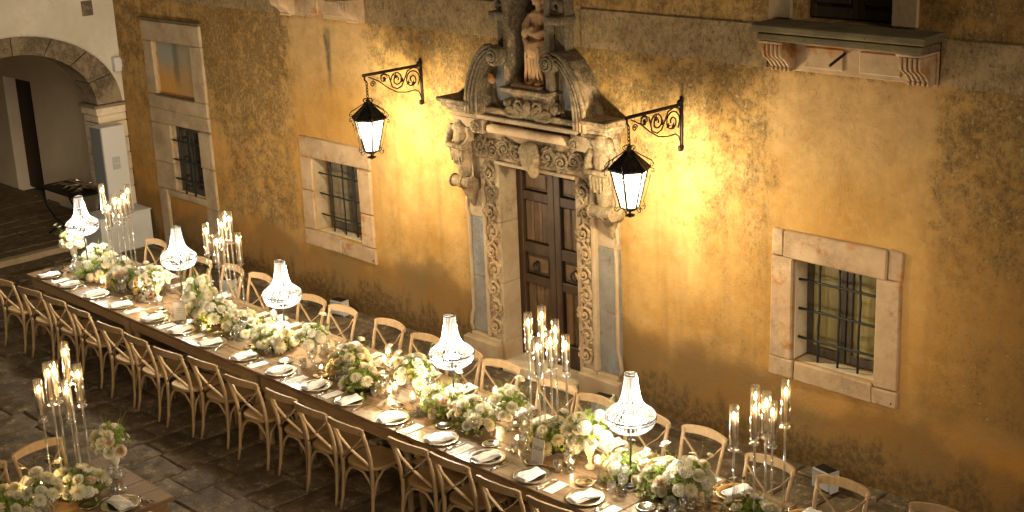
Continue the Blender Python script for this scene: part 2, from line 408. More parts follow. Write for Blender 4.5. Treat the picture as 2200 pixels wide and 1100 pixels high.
def mk_iron():
    m = MAT('wrought_iron', .5, .6, .4); p = m.pos(); m.color(m.mix(m.noise(p, 30, 5).ramp(.4, .7), (.014, .012, .010), (.045, .034, .022))); return m.mat
MT['iron'] = mk_iron()
MT['bars'] = MAT('grille_iron', .55, .5).color((.03, .033, .030)).mat
MT['lampmetal'] = MAT('dark_lamp_stem', .35, .8).color((.06, .055, .05)).mat
MT['silver'] = MAT('silver_plate', .22, 1.0).color((.74, .67, .55)).mat
MT['cutlery'] = MAT('polished_cutlery', .16, 1.0).color((.85, .80, .70)).mat
MT['linen'] = None
def mk_linen():
    m = MAT('white_linen', .85, spec=.2); p = m.obj(); n = m.noise(p, 18, 5, .6)
    m.color(m.mix(n.ramp(.3, .7), (.74, .72, .68), (.80, .78, .74))); m.bump(n + m.noise(p, 300, 2) * .1, .01, .5); return m.mat
MT['linen'] = mk_linen()
def mk_card():
    m = MAT('ivory_card', .8, spec=.2); p = m.obj(); m.color(m.mix(m.noise(p, 60, 3).ramp(.35, .65), (.74, .71, .63), (.80, .77, .70))); return m.mat
MT['card'] = mk_card()
MT['ink'] = MAT('dark_ink', .7).color((.06, .05, .04)).mat
MT['white_urn'] = mk_stone('glazed_urn', (.62, .57, .48), (.70, .66, .57), lichen=.12, bumpd=.003)
MT['glass'] = thinglass('clear_glass', (.97, .97, .96), .10, .9, .05, body=.009, bodyc=(.95, .93, .88))
MT['crystal'] = thinglass('cut_crystal', (.95, .95, .94), .16, .85, .06, body=.05, bodyc=(.95, .95, .92))
MT['acrylic'] = thinglass('acrylic_stem', (.90, .88, .82), .20, .9, .08, body=.10, bodyc=(.9, .88, .8))
MT['bead'] = thinglass('crystal_bead', (.95, .95, .95), .25, .8, .1, body=.17, bodyc=(.95, .95, .97))
MT['pane_glass'] = MAT('old_window_glass', .08, spec=.6).color((.035, .034, .026)).mat
def mk_curtain():
    m = MAT('curtained_glass', .25, spec=.5); p = m.pos(); n = m.noise(m.scale(p, (6, 1, .7)), 2, 4); m.color(m.mix(n.ramp(.3, .7), (.20, .17, .07), (.30, .26, .11))); return m.mat
MT['curtain'] = mk_curtain()
def mk_curtain2():
    m = MAT('pale_window_blind', .3, spec=.5); p = m.pos(); n = m.noise(m.scale(p, (6, 1, .7)), 2, 4); m.color(m.mix(n.ramp(.3, .7), (.16, .13, .08), (.24, .20, .13))); return m.mat
MT['curtain2'] = mk_curtain2()
def mk_wax():
    m = MAT('ivory_wax', .5, spec=.4); m.color((.90, .82, .68)); m.b.inputs['Subsurface Weight'].default_value = 0
    m.b.inputs['Emission Color'].default_value = (1, .55, .2, 1); m.b.inputs['Emission Strength'].default_value = .0
    t = m.nt.nodes.new('ShaderNodeBsdfTranslucent'); t.inputs[0].default_value = (.95, .82, .62, 1); mx = m.nt.nodes.new('ShaderNodeMixShader'); mx.inputs[0].default_value = .45
    m.nt.links.new(m.b.outputs[0], mx.inputs[1]); m.nt.links.new(t.outputs[0], mx.inputs[2]); m.nt.links.new(mx.outputs[0], m.out.inputs[0]); return m.mat
MT['wax'] = mk_wax()
MT['flame'] = emat('candle_flame', (1, .62, .26), FLAME_E)
def mk_lantern_glass():
    m = bpy.data.materials.new('lit_frosted_glass'); m.use_nodes = True; nt = m.node_tree; nt.nodes.clear(); o = nt.nodes.new('ShaderNodeOutputMaterial')
    e = nt.nodes.new('ShaderNodeEmission'); e.inputs[0].default_value = (1, .86, .60, 1); e.inputs[1].default_value = 1.4
    t = nt.nodes.new('ShaderNodeBsdfTransparent'); t.inputs[0].default_value = (.75, .75, .75, 1); a = nt.nodes.new('ShaderNodeAddShader')
    nt.links.new(e.outputs[0], a.inputs[0]); nt.links.new(t.outputs[0], a.inputs[1]); nt.links.new(a.outputs[0], o.inputs[0]); return m
MT['lantern_glass'] = mk_lantern_glass()
MT['bulb'] = emat('lit_bulb', (1, .90, .78), 60)
def mk_petal(name, c0, c1, cc, tr=.42):
    m = MAT(name, .7, spec=.15); p = m.obj(); r = m.rnd()
    x, y, z = m.xyz(p); d = (x * x + y * y)
    c = m.mix(r, c0, c1); c = m.mix(d.ramp(.00005, .0009).inv() * .75, c, cc); m.color(c)
    t = m.nt.nodes.new('ShaderNodeBsdfTranslucent'); m.nt.links.new(c.k, t.inputs[0]); mx = m.nt.nodes.new('ShaderNodeMixShader'); mx.inputs[0].default_value = tr
    m.nt.links.new(m.b.outputs[0], mx.inputs[1]); m.nt.links.new(t.outputs[0], mx.inputs[2]); m.nt.links.new(mx.outputs[0], m.out.inputs[0])
    return m.mat
MT['petal'] = mk_petal('cream_petals', (.88, .85, .72), (.88, .82, .62), (.72, .69, .30))
MT['petal_blush'] = mk_petal('blush_petals', (.82, .66, .50), (.86, .76, .62), (.66, .46, .28))
MT['petal_white'] = mk_petal('white_petals', (.90, .88, .80), (.88, .85, .74), (.80, .76, .52))
def mk_leaf(name, a, b):
    m = MAT(name, .6, spec=.25); p = m.obj(); c = m.mix(m.noise(p, 25, 3).ramp(.3, .7), a, b); m.color(c)
    t = m.nt.nodes.new('ShaderNodeBsdfTranslucent'); m.nt.links.new(c.k, t.inputs[0]); mx = m.nt.nodes.new('ShaderNodeMixShader'); mx.inputs[0].default_value = .35
    m.nt.links.new(m.b.outputs[0], mx.inputs[1]); m.nt.links.new(t.outputs[0], mx.inputs[2]); m.nt.links.new(mx.outputs[0], m.out.inputs[0])
    return m.mat
MT['leaf'] = mk_leaf('green_foliage', (.16, .23, .04), (.33, .41, .10))
MT['pod'] = mk_leaf('seed_pod', (.16, .15, .05), (.30, .24, .07))
MT['white_box'] = MAT('white_painted_panel', .5).color((.58, .58, .57)).mat
MT['grille'] = MAT('grey_speaker_grille', .6).color((.20, .22, .23)).mat
MT['black'] = MAT('black_metal', .45, .3).color((.012, .012, .013)).mat
MT['box_grey'] = MAT('grey_fixture_housing', .45).color((.40, .40, .40)).mat

# ------------------------------------------------------------------ the ground
XC = -9.85                                            # axis of the portal
ground = MB().add([(-30, -22, -.020), (10, -22, -.020), (10, 1.5, -.020), (-30, 1.5, -.020)], [(0, 1, 2, 3)]).build('ground', MT['joint'])
tag(ground, 'dark worn stone paving of the courtyard', 'ground', kind='structure')
def lay_paving():
    """courses of slabs; those that show largest are objects of their own, the rest one mesh"""
    rr = random.Random(3); slabs = []
    x = -18.55
    while x < -2.0:
        wdt = rr.uniform(.36, .52); y = -8.6 + rr.uniform(0, .5)
        while y < -.22:
            ln = rr.uniform(.34, .72); y1 = min(y + ln, -.19)
            if y1 - y > .15: slabs.append((x, x + wdt, y, y1))
            y = y1
        x += wdt
    def seen(s):
        cx, cyy = (s[0] + s[1]) / 2, (s[2] + s[3]) / 2
        v = CAM_ROT.transposed() @ (Vector((cx, cyy, 0)) - cam.location)
        if v.z > -1: return 0
        px, py = 1100 + 3011 * v.x / -v.z, 550 - 3011 * v.y / -v.z
        if px < -60 or px > 2260 or py < -40 or py > 1160: return 0
        if -2.95 < cyy < -2.0 and cx > -15.4: return .001
        return 1 / v.z ** 2 * (s[1] - s[0]) * (s[3] - s[2])
    slabs.sort(key=lambda s: -seen(s))
    rest = MB(); 
    for i, (x0, x1, y0, y1) in enumerate(slabs):
        k = seen((x0, x1, y0, y1))
        if k == 0 and i > 300: 
            pass
        mb = MB() if i < 300 else rest
        g = rr.uniform(.004, .009); top = rr.uniform(-.008, .004); j = lambda: rr.uniform(-.018, .018)
        c = [(x0 + g + j() * .4, y0 + g + j() * .4), (x1 - g + j() * .4, y0 + g + j() * .4), (x1 - g + j() * .4, y1 - g + j() * .4), (x0 + g + j() * .4, y1 - g + j() * .4)]
        ring = []
        for q in range(4):
            a, b = c[q], c[(q + 1) % 4]; ring.append(a)
            for t in (.33, .66): ring.append((a[0] + (b[0] - a[0]) * t + j() * .4, a[1] + (b[1] - a[1]) * t + j() * .4))
        n = len(ring); mx = sum(p[0] for p in ring) / n; my = sum(p[1] for p in ring) / n
        tilt = (rr.uniform(-.006, .006), rr.uniform(-.006, .006))
        vs = [(p[0], p[1], -.045) for p in ring] + [(p[0], p[1], top - .012 + rr.uniform(-.003, .003)) for p in ring] + \
             [(mx + (p[0] - mx) * .93, my + (p[1] - my) * .93, top + tilt[0] * (p[0] - mx) * 2 + tilt[1] * (p[1] - my) * 2) for p in ring] + [(mx, my, top + .002)]
        fs = [(q, (q + 1) % n, n + (q + 1) % n, n + q) for q in range(n)] + [(n + q, n + (q + 1) % n, 2 * n + (q + 1) % n, 2 * n + q) for q in range(n)] + [(2 * n + q, 2 * n + (q + 1) % n, 3 * n) for q in range(n)]
        mb.add(vs, fs)
        if i < 300: mb.build('paving_stone', MT['paving'], ground, angle=40)
    if rest.v: tag(rest.build('paving', MT['paving'], ground, angle=40), kind='stuff')
    for x0 in [-18.2 + .83 * i for i in range(20)]:      # narrow border stones between the gully and the wall
        mb = MB().cbox(x0, x0 + .815, -.155, .02, -.05, .012 + rr.uniform(-.006, .006), .012, .004)
        if not (-11.2 < x0 + .4 < -8.5): mb.build('border_stone', MT['paving'], ground)
lay_paving()

# ------------------------------------------------------------------ the palace facade
facade = empty('palace_facade', (0, 0, 0), label='ochre plastered palace wall with stained patches, carved portal, barred windows and balconies', cat='building')
def wall_sheet(name, mat, xs, zs, holes, y, parent):
    mb = MB(); vid = {}
    def V(i, j):
        if (i, j) not in vid: vid[i, j] = len(mb.v); mb.v.append((xs[i], y, zs[j]))
        return vid[i, j]
    for i in range(len(xs) - 1):
        for j in range(len(zs) - 1):
            cx, cz = (xs[i] + xs[i + 1]) / 2, (zs[j] + zs[j + 1]) / 2
            if any(h[0] < cx < h[1] and h[2] < cz < h[3] for h in holes): continue
            mb.f.append((V(i, j), V(i + 1, j), V(i + 1, j + 1), V(i, j + 1)))
    for h in holes:                                      # reveals
        x0, x1, z0, z1, d = h
        mb.add([(x0, y, z0), (x0, y, z1), (x0, y + d, z1), (x0, y + d, z0)], [(0, 1, 2, 3)])
        mb.add([(x1, y, z0), (x1, y, z1), (x1, y + d, z1), (x1, y + d, z0)], [(3, 2, 1, 0)])
        mb.add([(x0, y, z0), (x1, y, z0), (x1, y + d, z0), (x0, y + d, z0)], [(0, 1, 2, 3)])
        mb.add([(x0, y, z1), (x1, y, z1), (x1, y + d, z1), (x0, y + d, z1)], [(3, 2, 1, 0)])
    me = bpy.data.meshes.new(name); me.from_pydata(mb.v, [], mb.f); me.materials.append(mat)
    return link(name, me, parent)
HOLES = [(-13.80, -12.88, .92, 1.84, .30), (-6.76, -5.93, .98, 1.92, .30), (-17.07, -16.34, .90, 1.85, .30), (-17.31, -16.35, 2.26, 3.0, .06),
         (XC - .56, XC + .56, -.06, 2.30, .30), (-6.82, -5.88, 3.97, 5.3, .35), (-13.8, -12.86, 3.97, 5.3, .35), (-10.05, -9.54, 3.13, 4.25, .02)]
xs = sorted({-18.3, -2.0} | {h[0] for h in HOLES} | {h[1] for h in HOLES}); zs = sorted({-.06, 5.6} | {h[2] for h in HOLES} | {h[3] for h in HOLES})
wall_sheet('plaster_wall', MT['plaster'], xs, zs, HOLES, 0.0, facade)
MB().box(-18.3, -2.0, .36, .50, -.06, 5.6).build('wall_core', MT['dark_door'], facade)
def belt(x0, x1):
    return MB().cbox(x0, x1, -.018, .03, 3.562, 3.928, .006).build('belt_course', MT['plaster'], facade)
belt(-18.29, -14.20); belt(-12.52, -10.34); belt(-9.22, -7.06); belt(-5.45, -2.01)

def blk(par, x0, x1, z0, z1, y0=-.03, y1=.05, mat='limestone', name='stone_block', c=.013, j=.007):
    return MB().cbox(x0 + .0005, x1 - .0005, y0 + random.uniform(-.006, .006), y1, z0 + .0005, z1 - .0005, c, j).build(name, MT[mat], par)
def casement(name, x0, x1, z0, z1, y, panes, curtain, label=None, sill_mat='limestone'):
    """a wooden double casement: the window is the part, its sashes, panes and bars are sub-parts"""
    mb = MB(); f = .055; xm = (x0 + x1) / 2
    mb.box(x0, x1, y + .05, y + .06, z0, z1)
    win = mb.build(name, MT['dark_door'], facade)
    if label: win['label'] = label
    for a, b in ((x0, xm - .004), (xm + .004, x1)):
        s = MB(); s.cbox(a, a + f, y, y + .045, z0, z1, .005); s.cbox(b - f, b, y, y + .045, z0, z1, .005)
        s.cbox(a + f, b - f, y, y + .045, z0, z0 + f * 1.6, .005); s.cbox(a + f, b - f, y, y + .045, z1 - f, z1, .005)
        s.build('sash', MT['casement'], win)
        g = MB().box(a + f - .002, b - f + .002, y + .022, y + .03, z0 + f * 1.6 - .002, z1 - f + .002).build('pane', MT['pane_glass'] if not curtain else MT[curtain], win)
    return win
def grille(win, x0, x1, z0, z1, y, nv, nh, r=.0105):
    for i in range(nv):
        x = x0 + (x1 - x0) * (i + 1) / (nv + 1) + random.uniform(-.008, .008)
        MB().tube([(x + random.uniform(-.006, .006), y + random.uniform(-.003, .003), z0 - .01 + (z1 - z0 + .02) * k / 6) for k in range(7)], r, 6).build('bar', MT['bars'], win, True)
    for i in range(nh):
        z = z0 + (z1 - z0) * (i + .75) / (nh + .5)
        mb = MB().tube([(x0 - .012 + (x1 - x0 + .024) * k / 8, y - .012, z + random.uniform(-.004, .004)) for k in range(9)], r, 6)
        for q in range(nv):                              # knuckles where the bars cross
            mb.ell((x0 + (x1 - x0) * (q + 1) / (nv + 1), y - .006, z), (.019, .019, .017), 6, 4)
        mb.build('bar', MT['bars'], win, True)

w_mid = casement('window', -13.79, -12.89, .93, 1.83, .20, 2, 'curtain2', 'barred window in a pale stone frame beside the hanging lantern')
grille(w_mid, -13.80, -12.88, .92, 1.84, .09, 3, 3)
for a in ((-14.03, -12.64, 1.842, 2.095), (-14.04, -13.80, 1.42, 1.838), (-14.05, -13.80, .925, 1.416), (-12.88, -12.64, 1.30, 1.838), (-12.885, -12.645, .90, 1.296), (-14.04, -13.30, .715, .915), (-13.296, -12.64, .70, .892)):
    blk(w_mid, *a)
# flaking whitewashed inner reveals
blk(w_mid, -13.815, -13.795, .93, 1.835, .02, .20, 'limestone_plain', 'reveal'); blk(w_mid, -13.79, -12.89, .90, .925, .02, .20, 'pier', 'inner_sill')

w_right = casement('window', -6.75, -5.94, .99, 1.91, .20, 2, 'curtain', 'barred window with olive curtained panes in a rust stained stone frame')
grille(w_right, -6.76, -5.93, .98, 1.92, .09, 3, 3, .012)
for a in ((-6.985, -6.855, 1.925, 2.165), (-6.852, -5.83, 1.922, 2.175), (-5.827, -5.69, 1.925, 2.18), (-6.985, -6.76, .985, 1.922), (-5.93, -5.695, .96, 1.922), (-6.99, -6.735, .805, .982), (-6.732, -5.93, .80, .978), (-5.927, -5.69, .805, .956)):
    blk(w_right, *a)
for px, pz in ((-6.95, .84), (-5.74, .85), ):
    MB().cbox(px - .008, px + .008, -.034, -.02, pz - .012, pz + .012, .003).build('fixing_hole', MT['black'], w_right)
for px, pz in ((-14.0, .765), (-12.69, .745)):
    MB().cbox(px - .008, px + .008, -.034, -.02, pz - .012, pz + .012, .003).build('fixing_hole', MT['black'], w_mid)

w_left = casement('window', -17.06, -16.35, .91, 1.84, .06, 2, None, 'tall stone panelled window bay with small barred window next to the corner')
grille(w_left, -17.10, -16.36, .90, 1.85, .0, 2, 3, .013)
blk(w_right, -6.775, -6.752, .985, 1.918, .021, .21, 'pier', 'reveal'); blk(w_right, -5.938, -5.915, .985, 1.918, .021, .21, 'pier', 'reveal'); blk(w_right, -6.75, -5.94, .955, .985, .021, .21, 'pier', 'inner_sill'); blk(w_right, -6.75, -5.94, 1.915, 1.94, .021, .21, 'pier', 'reveal')
blk(w_mid, -12.888, -12.87, .93, 1.835, .02, .20, 'limestone_plain', 'reveal'); blk(w_mid, -13.79, -12.89, 1.83, 1.855, .02, .20, 'limestone_plain', 'reveal')
blk(w_left, -17.085, -17.062, .905, 1.845, .02, .12, 'limestone_plain', 'reveal'); blk(w_left, -17.06, -16.35, .885, .908, .02, .12, 'pier', 'inner_sill')
for a in ((-17.56, -16.05, 3.0, 3.285), (-17.56, -17.31, 2.255, 2.995), (-16.35, -16.05, 2.255, 2.995), (-17.565, -16.05, 2.06, 2.25), (-17.56, -16.045, 1.855, 2.055),
          (-17.56, -17.07, 1.30, 1.85), (-17.57, -17.07, .905, 1.295), (-16.34, -16.045, 1.35, 1.85), (-16.34, -16.04, .78, 1.345), (-17.565, -17.33, .0, .90), (-17.326, -16.345, .80, .895), (-16.34, -16.04, .0, .775)):
    blk(w_left, *a, mat='limestone_plain')
MB().box(-17.305, -16.355, .04, .055, 2.265, 2.995).build('blind_panel', MT['fresco'], w_left)
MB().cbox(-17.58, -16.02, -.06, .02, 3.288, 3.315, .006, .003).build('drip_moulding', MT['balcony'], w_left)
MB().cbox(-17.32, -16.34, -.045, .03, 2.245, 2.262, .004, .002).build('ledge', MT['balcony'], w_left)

def balcony(x0, x1, label):
    mb = MB(); cx = (x0 + x1) / 2
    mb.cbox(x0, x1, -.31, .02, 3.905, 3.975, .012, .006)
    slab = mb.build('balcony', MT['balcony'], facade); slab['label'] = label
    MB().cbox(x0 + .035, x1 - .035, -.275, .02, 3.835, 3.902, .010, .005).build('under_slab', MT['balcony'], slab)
    MB().cbox(x0 + .04, x1 - .04, -.030, .02, 3.565, 3.832, .006).build('panel_wall', MT['corbel'], slab)
    for k in range(2):
        a = cx - .26 + k * .52; MB().cbox(a - .19, a + .19, -.044, -.02, 3.60, 3.78, .012).build('raised_panel', MT['corbel'], slab)
    MB().cbox(x0 + .05, x1 - .05, -.10, .02, 3.800, 3.833, .010).build('bed_moulding', MT['corbel'], slab)
    for c in (x0 + .16, x1 - .16):
        prof = []                                        # scrolled console, side view in y,z
        for i in range(13):
            t = i / 12; prof.append((-.225 + .14 * t ** 1.3 - .03 * math.sin(t * PI), 3.80 - .20 * t - .02 * math.sin(t * 2 * PI)))
        poly = [(.01, 3.815), (-.235, 3.815)] + prof + [(-.09, 3.575), (.01, 3.575)]
        cb = MB().prism(poly, c - .10, c + .10, 'yz')
        for r in range(5):                               # fluted front
            xx = c - .084 + r * .042
            cb.tube([(xx, p[0] - .004, p[1]) for p in prof], .017, 6)
            cb.ell((xx, -.085, 3.585), (.018, .034, .024), 6, 5)
        cb.cbox(c - .118, c + .118, -.255, .01, 3.808, 3.834, .006)
        cb.build('corbel', MT['corbel'], slab, angle=50)
    return slab
b1 = balcony(-7.02, -5.42, 'mossy stone balcony slab on two fluted corbels above the olive curtained window')
b2 = balcony(-14.12, -12.52, 'stone balcony slab on two fluted corbels above the mid window')
MB().tube([(-6.28, -.04, 3.75), (-6.28, -.26, 3.68)], .012, 6).build('drain_pipe', MT['iron'], b1)
for (a, b) in ((-6.82, -5.88), (-13.8, -12.86)):
    wdr = casement('window', a + .01, b - .01, 3.98, 5.29, .24, 2, None, 'dark balcony window between pale stone jambs')
    for q in ((a - .22, a), (b, b + .22)):
        MB().cbox(q[0], q[1], -.03, .06, 3.99, 5.4, .008, .004).build('jamb_stone', MT['limestone_plain'], wdr)
    for s in (-1, 1):
        cx = (a + b) / 2 + s * .235
        for k in range(5): MB().cbox(cx - .17, cx + .17, .225, .24, 4.10 + k * .22, 4.29 + k * .22, .01).build('panel', MT['casement'], wdr)

# ------------------------------------------------------------------ the carved portal
portal = MB().cbox(XC - 1.10, XC + 1.10, -.035, .03, 2.30, 2.80, .006).build('portal', MT['portal'], facade)
portal['label'] = 'baroque carved stone portal with broken pediment, niche and scrollwork jambs'
def leaf(mb, p, ang, ln, wd, y, curl=.5, lift=.03):
    """a curled acanthus lobe on a vertical face: p (x,z), growing along ang"""
    vs, fs, n = [], [], 5
    for i in range(n + 1):
        t = i / n; a = ang + curl * t * t * 2; cx = p[0] + math.cos(ang + curl * t * t) * ln * t; cz = p[1] + math.sin(ang + curl * t * t) * ln * t
        h = lift * math.sin(min(1, t * 1.15) * PI * .75) ; wv = wd * math.sin((.12 + .88 * (1 - t)) * PI * .55) * (1 if i % 2 else .8)
        nx, nz = -math.sin(a), math.cos(a)
        vs += [(cx + nx * wv, y - .002, cz + nz * wv), (cx + nx * wv * .45, y - h * .8, cz + nz * wv * .45), (cx, y - h * .55, cz), (cx - nx * wv * .45, y - h * .8, cz - nz * wv * .45), (cx - nx * wv, y - .002, cz - nz * wv)]
    for i in range(n):
        for j in range(4): fs.append((i * 5 + j, i * 5 + j + 1, i * 5 + 6 + j, i * 5 + 5 + j))
    mb.add(vs, fs)
def rinceau(mb, p0, p1, wdt, unit, y, seed=0):
    """scrolling vine between two points on a vertical face"""
    rr = random.Random(seed); d = Vector((p1[0] - p0[0], p1[1] - p0[1])); L = d.length; d.normalize(); nrm = Vector((-d.y, d.x)); n = max(1, round(L / unit)); u = L / n
    base = math.atan2(d.y, d.x)
    stem = []
    for i in range(n * 8 + 1):
        t = i / 8; q = Vector(p0) + d * (t * u) + nrm * (math.sin(t * PI) * wdt * .30); stem.append((q.x, y - .022, q.y))
    mb.tube(stem, .014, 6)
    for k in range(n):
        sg = 1 if k % 2 else -1; c = Vector(p0) + d * ((k + .5) * u) + nrm * (-sg * wdt * .10)
        R = wdt * .42
        sp = spiral(c.x, c.y, R, R * .22, base + (PI / 2 if sg > 0 else -PI / 2), -sg * 1.35)
        mb.tube([(a, y - .022 - .012 * i / len(sp), b) for i, (a, b) in enumerate(sp)], [.016 - .006 * i / len(sp) for i in range(len(sp))], 6)
        mb.ell((c.x, y - .03, c.y), (R * .26, .022, R * .26), 7, 5)
        for q in range(9):
            a = base + q * 2 * PI / 9 + rr.uniform(-.2, .2)
            pp = (c.x + math.cos(a) * R * .62, c.y + math.sin(a) * R * .62)
            leaf(mb, pp, a + sg * .5, R * rr.uniform(.55, .85), R * .26, y - .012, curl=sg * rr.uniform(.4, 1.0), lift=rr.uniform(.025, .045))
# jambs: plain inner reveal stones, carved strips, outer pilasters
for s in (-1, 1):
    xi = XC + s * .56
    for k, (za, zb) in enumerate(((0.0, .30), (.302, .95), (.952, 1.62), (1.622, 2.298))):
        x0, x1 = sorted((xi - s * .012, xi + s * .05)); MB().cbox(x0, x1, -.075, .28, za, zb, .006, .003).build('jamb_stone', MT['portal_pale'], portal)
        x0, x1 = sorted((xi + s * .052, xi + s * .24)); MB().cbox(x0, x1, -.06 if k else -.11, .02, za, zb, .006, .002).build('jamb_stone', MT['portal_pale'], portal)
        x0, x1 = sorted((xi + s * .242, xi + s * .52)); MB().cbox(x0, x1, -.045 if k else -.09, .02, za, zb, .008, .003).build('pilaster_stone', MT['bluestone'] if (k in (1, 2)) else MT['portal_pale'], portal)
    x0, x1 = sorted((xi + s * .20, xi + s * .255)); MB().cbox(x0, x1, -.095, .0, .302, 2.298, .01, .002).build('pilaster_edge', MT['portal_pale'], portal)
    # wavy outer fillet
    xe = xi + s * .50
    pts = [(xe + s * .02, .30), (xe + s * .05, .38), (xe + s * .03, .48), (xe, .56), (xe, 1.50), (xe - s * .01, 1.62), (xe + s * .03, 1.70), (xe + s * .01, 1.85)]
    MB().tube([(a, -.05, b) for a, b in pts], .022, 6).build('pilaster_fillet', MT['portal_pale'], portal, True)
    xs_ = XC + s * .67
    mb = MB(); rinceau(mb, (xs_, .34), (xs_, 2.26), .215, .215, -.062, seed=5 + s)
    mb.build('carved_strip', MT['carved'], portal, True)
# carved lintel frieze and its mask
MB().cbox(XC - .90, XC + .90, -.085, .02, 2.302, 2.585, .006).build('lintel', MT['portal'], portal)
MB().cbox(XC - .57, XC + .57, -.115, .27, 2.262, 2.300, .008).build('lintel_fillet', MT['portal_pale'], portal)
for s in (-1, 1):
    mb = MB(); rinceau(mb, (XC + s * .13, 2.43), (XC + s * .86, 2.43), .24, .20, -.088, seed=20 + s); mb.build('carved_frieze', MT['carved'], portal, True)
mb = MB(); mb.ell((XC, -.14, 2.40), (.12, .09, .14), 10, 8); mb.ell((XC + .01, -.16, 2.52), (.11, .08, .07), 9, 6); mb.ell((XC + .07, -.17, 2.30), (.075, .05, .085), 9, 7)
for k in range(10): a = PI * k / 9; mb.ell((XC + math.cos(a) * .11, -.16, 2.46 + math.sin(a) * .08), (.035, .035, .035), 6, 5)
mb.ell((XC - .03, -.22, 2.39), (.02, .03, .035), 6, 5); mb.ell((XC - .06, -.205, 2.42), (.02, .02, .012), 6, 5)
remeshed(mb, 'mask', MT['carved'], portal, .012, 2)
# roll moulding and entablature
MB().cbox(XC - .62, XC + .62, -.11, .0, 2.588, 2.72, .006).build('frieze_band', MT['portal'], portal)
MB().tube([(XC - .56 + 1.12 * k / 6, -.16, 2.655) for k in range(7)], .048, 10).build('roll_moulding', MT['corbel'], portal, True)
for s in (-1, 1):
    x0, x1 = sorted((XC + s * .625, XC + s * 1.09)); MB().cbox(x0, x1, -.20, .0, 2.588, 2.74, .008).build('end_block', MT['portal_pale'], portal)
    mb = MB(); rinceau(mb, (XC + s * .70, 2.60), (XC + s * .70, 2.73), .13, .13, -.202, seed=44 + s); mb.build('carved_boss', MT['carved'], portal, True)
MB().cbox(XC - .70, XC + .70, -.20, .0, 2.742, 2.79, .008).build('cornice_fillet', MT['portal_pale'], portal)
PX = -9.795                                               # axis of pediment and niche
for s in (-1, 1):
    for k, (o, z0, z1) in enumerate(((-.20, 2.742, 2.79), (-.24, 2.792, 2.835), (-.28, 2.837, 2.885), (-.32, 2.887, 2.935))):
        x0, x1 = sorted((PX + s * (.705 if k == 0 else .815), XC + s * (1.10 + k * .035))); MB().cbox(x0, x1, o, 0, z0, z1, .010, .003).build('cornice', MT['portal'], portal)
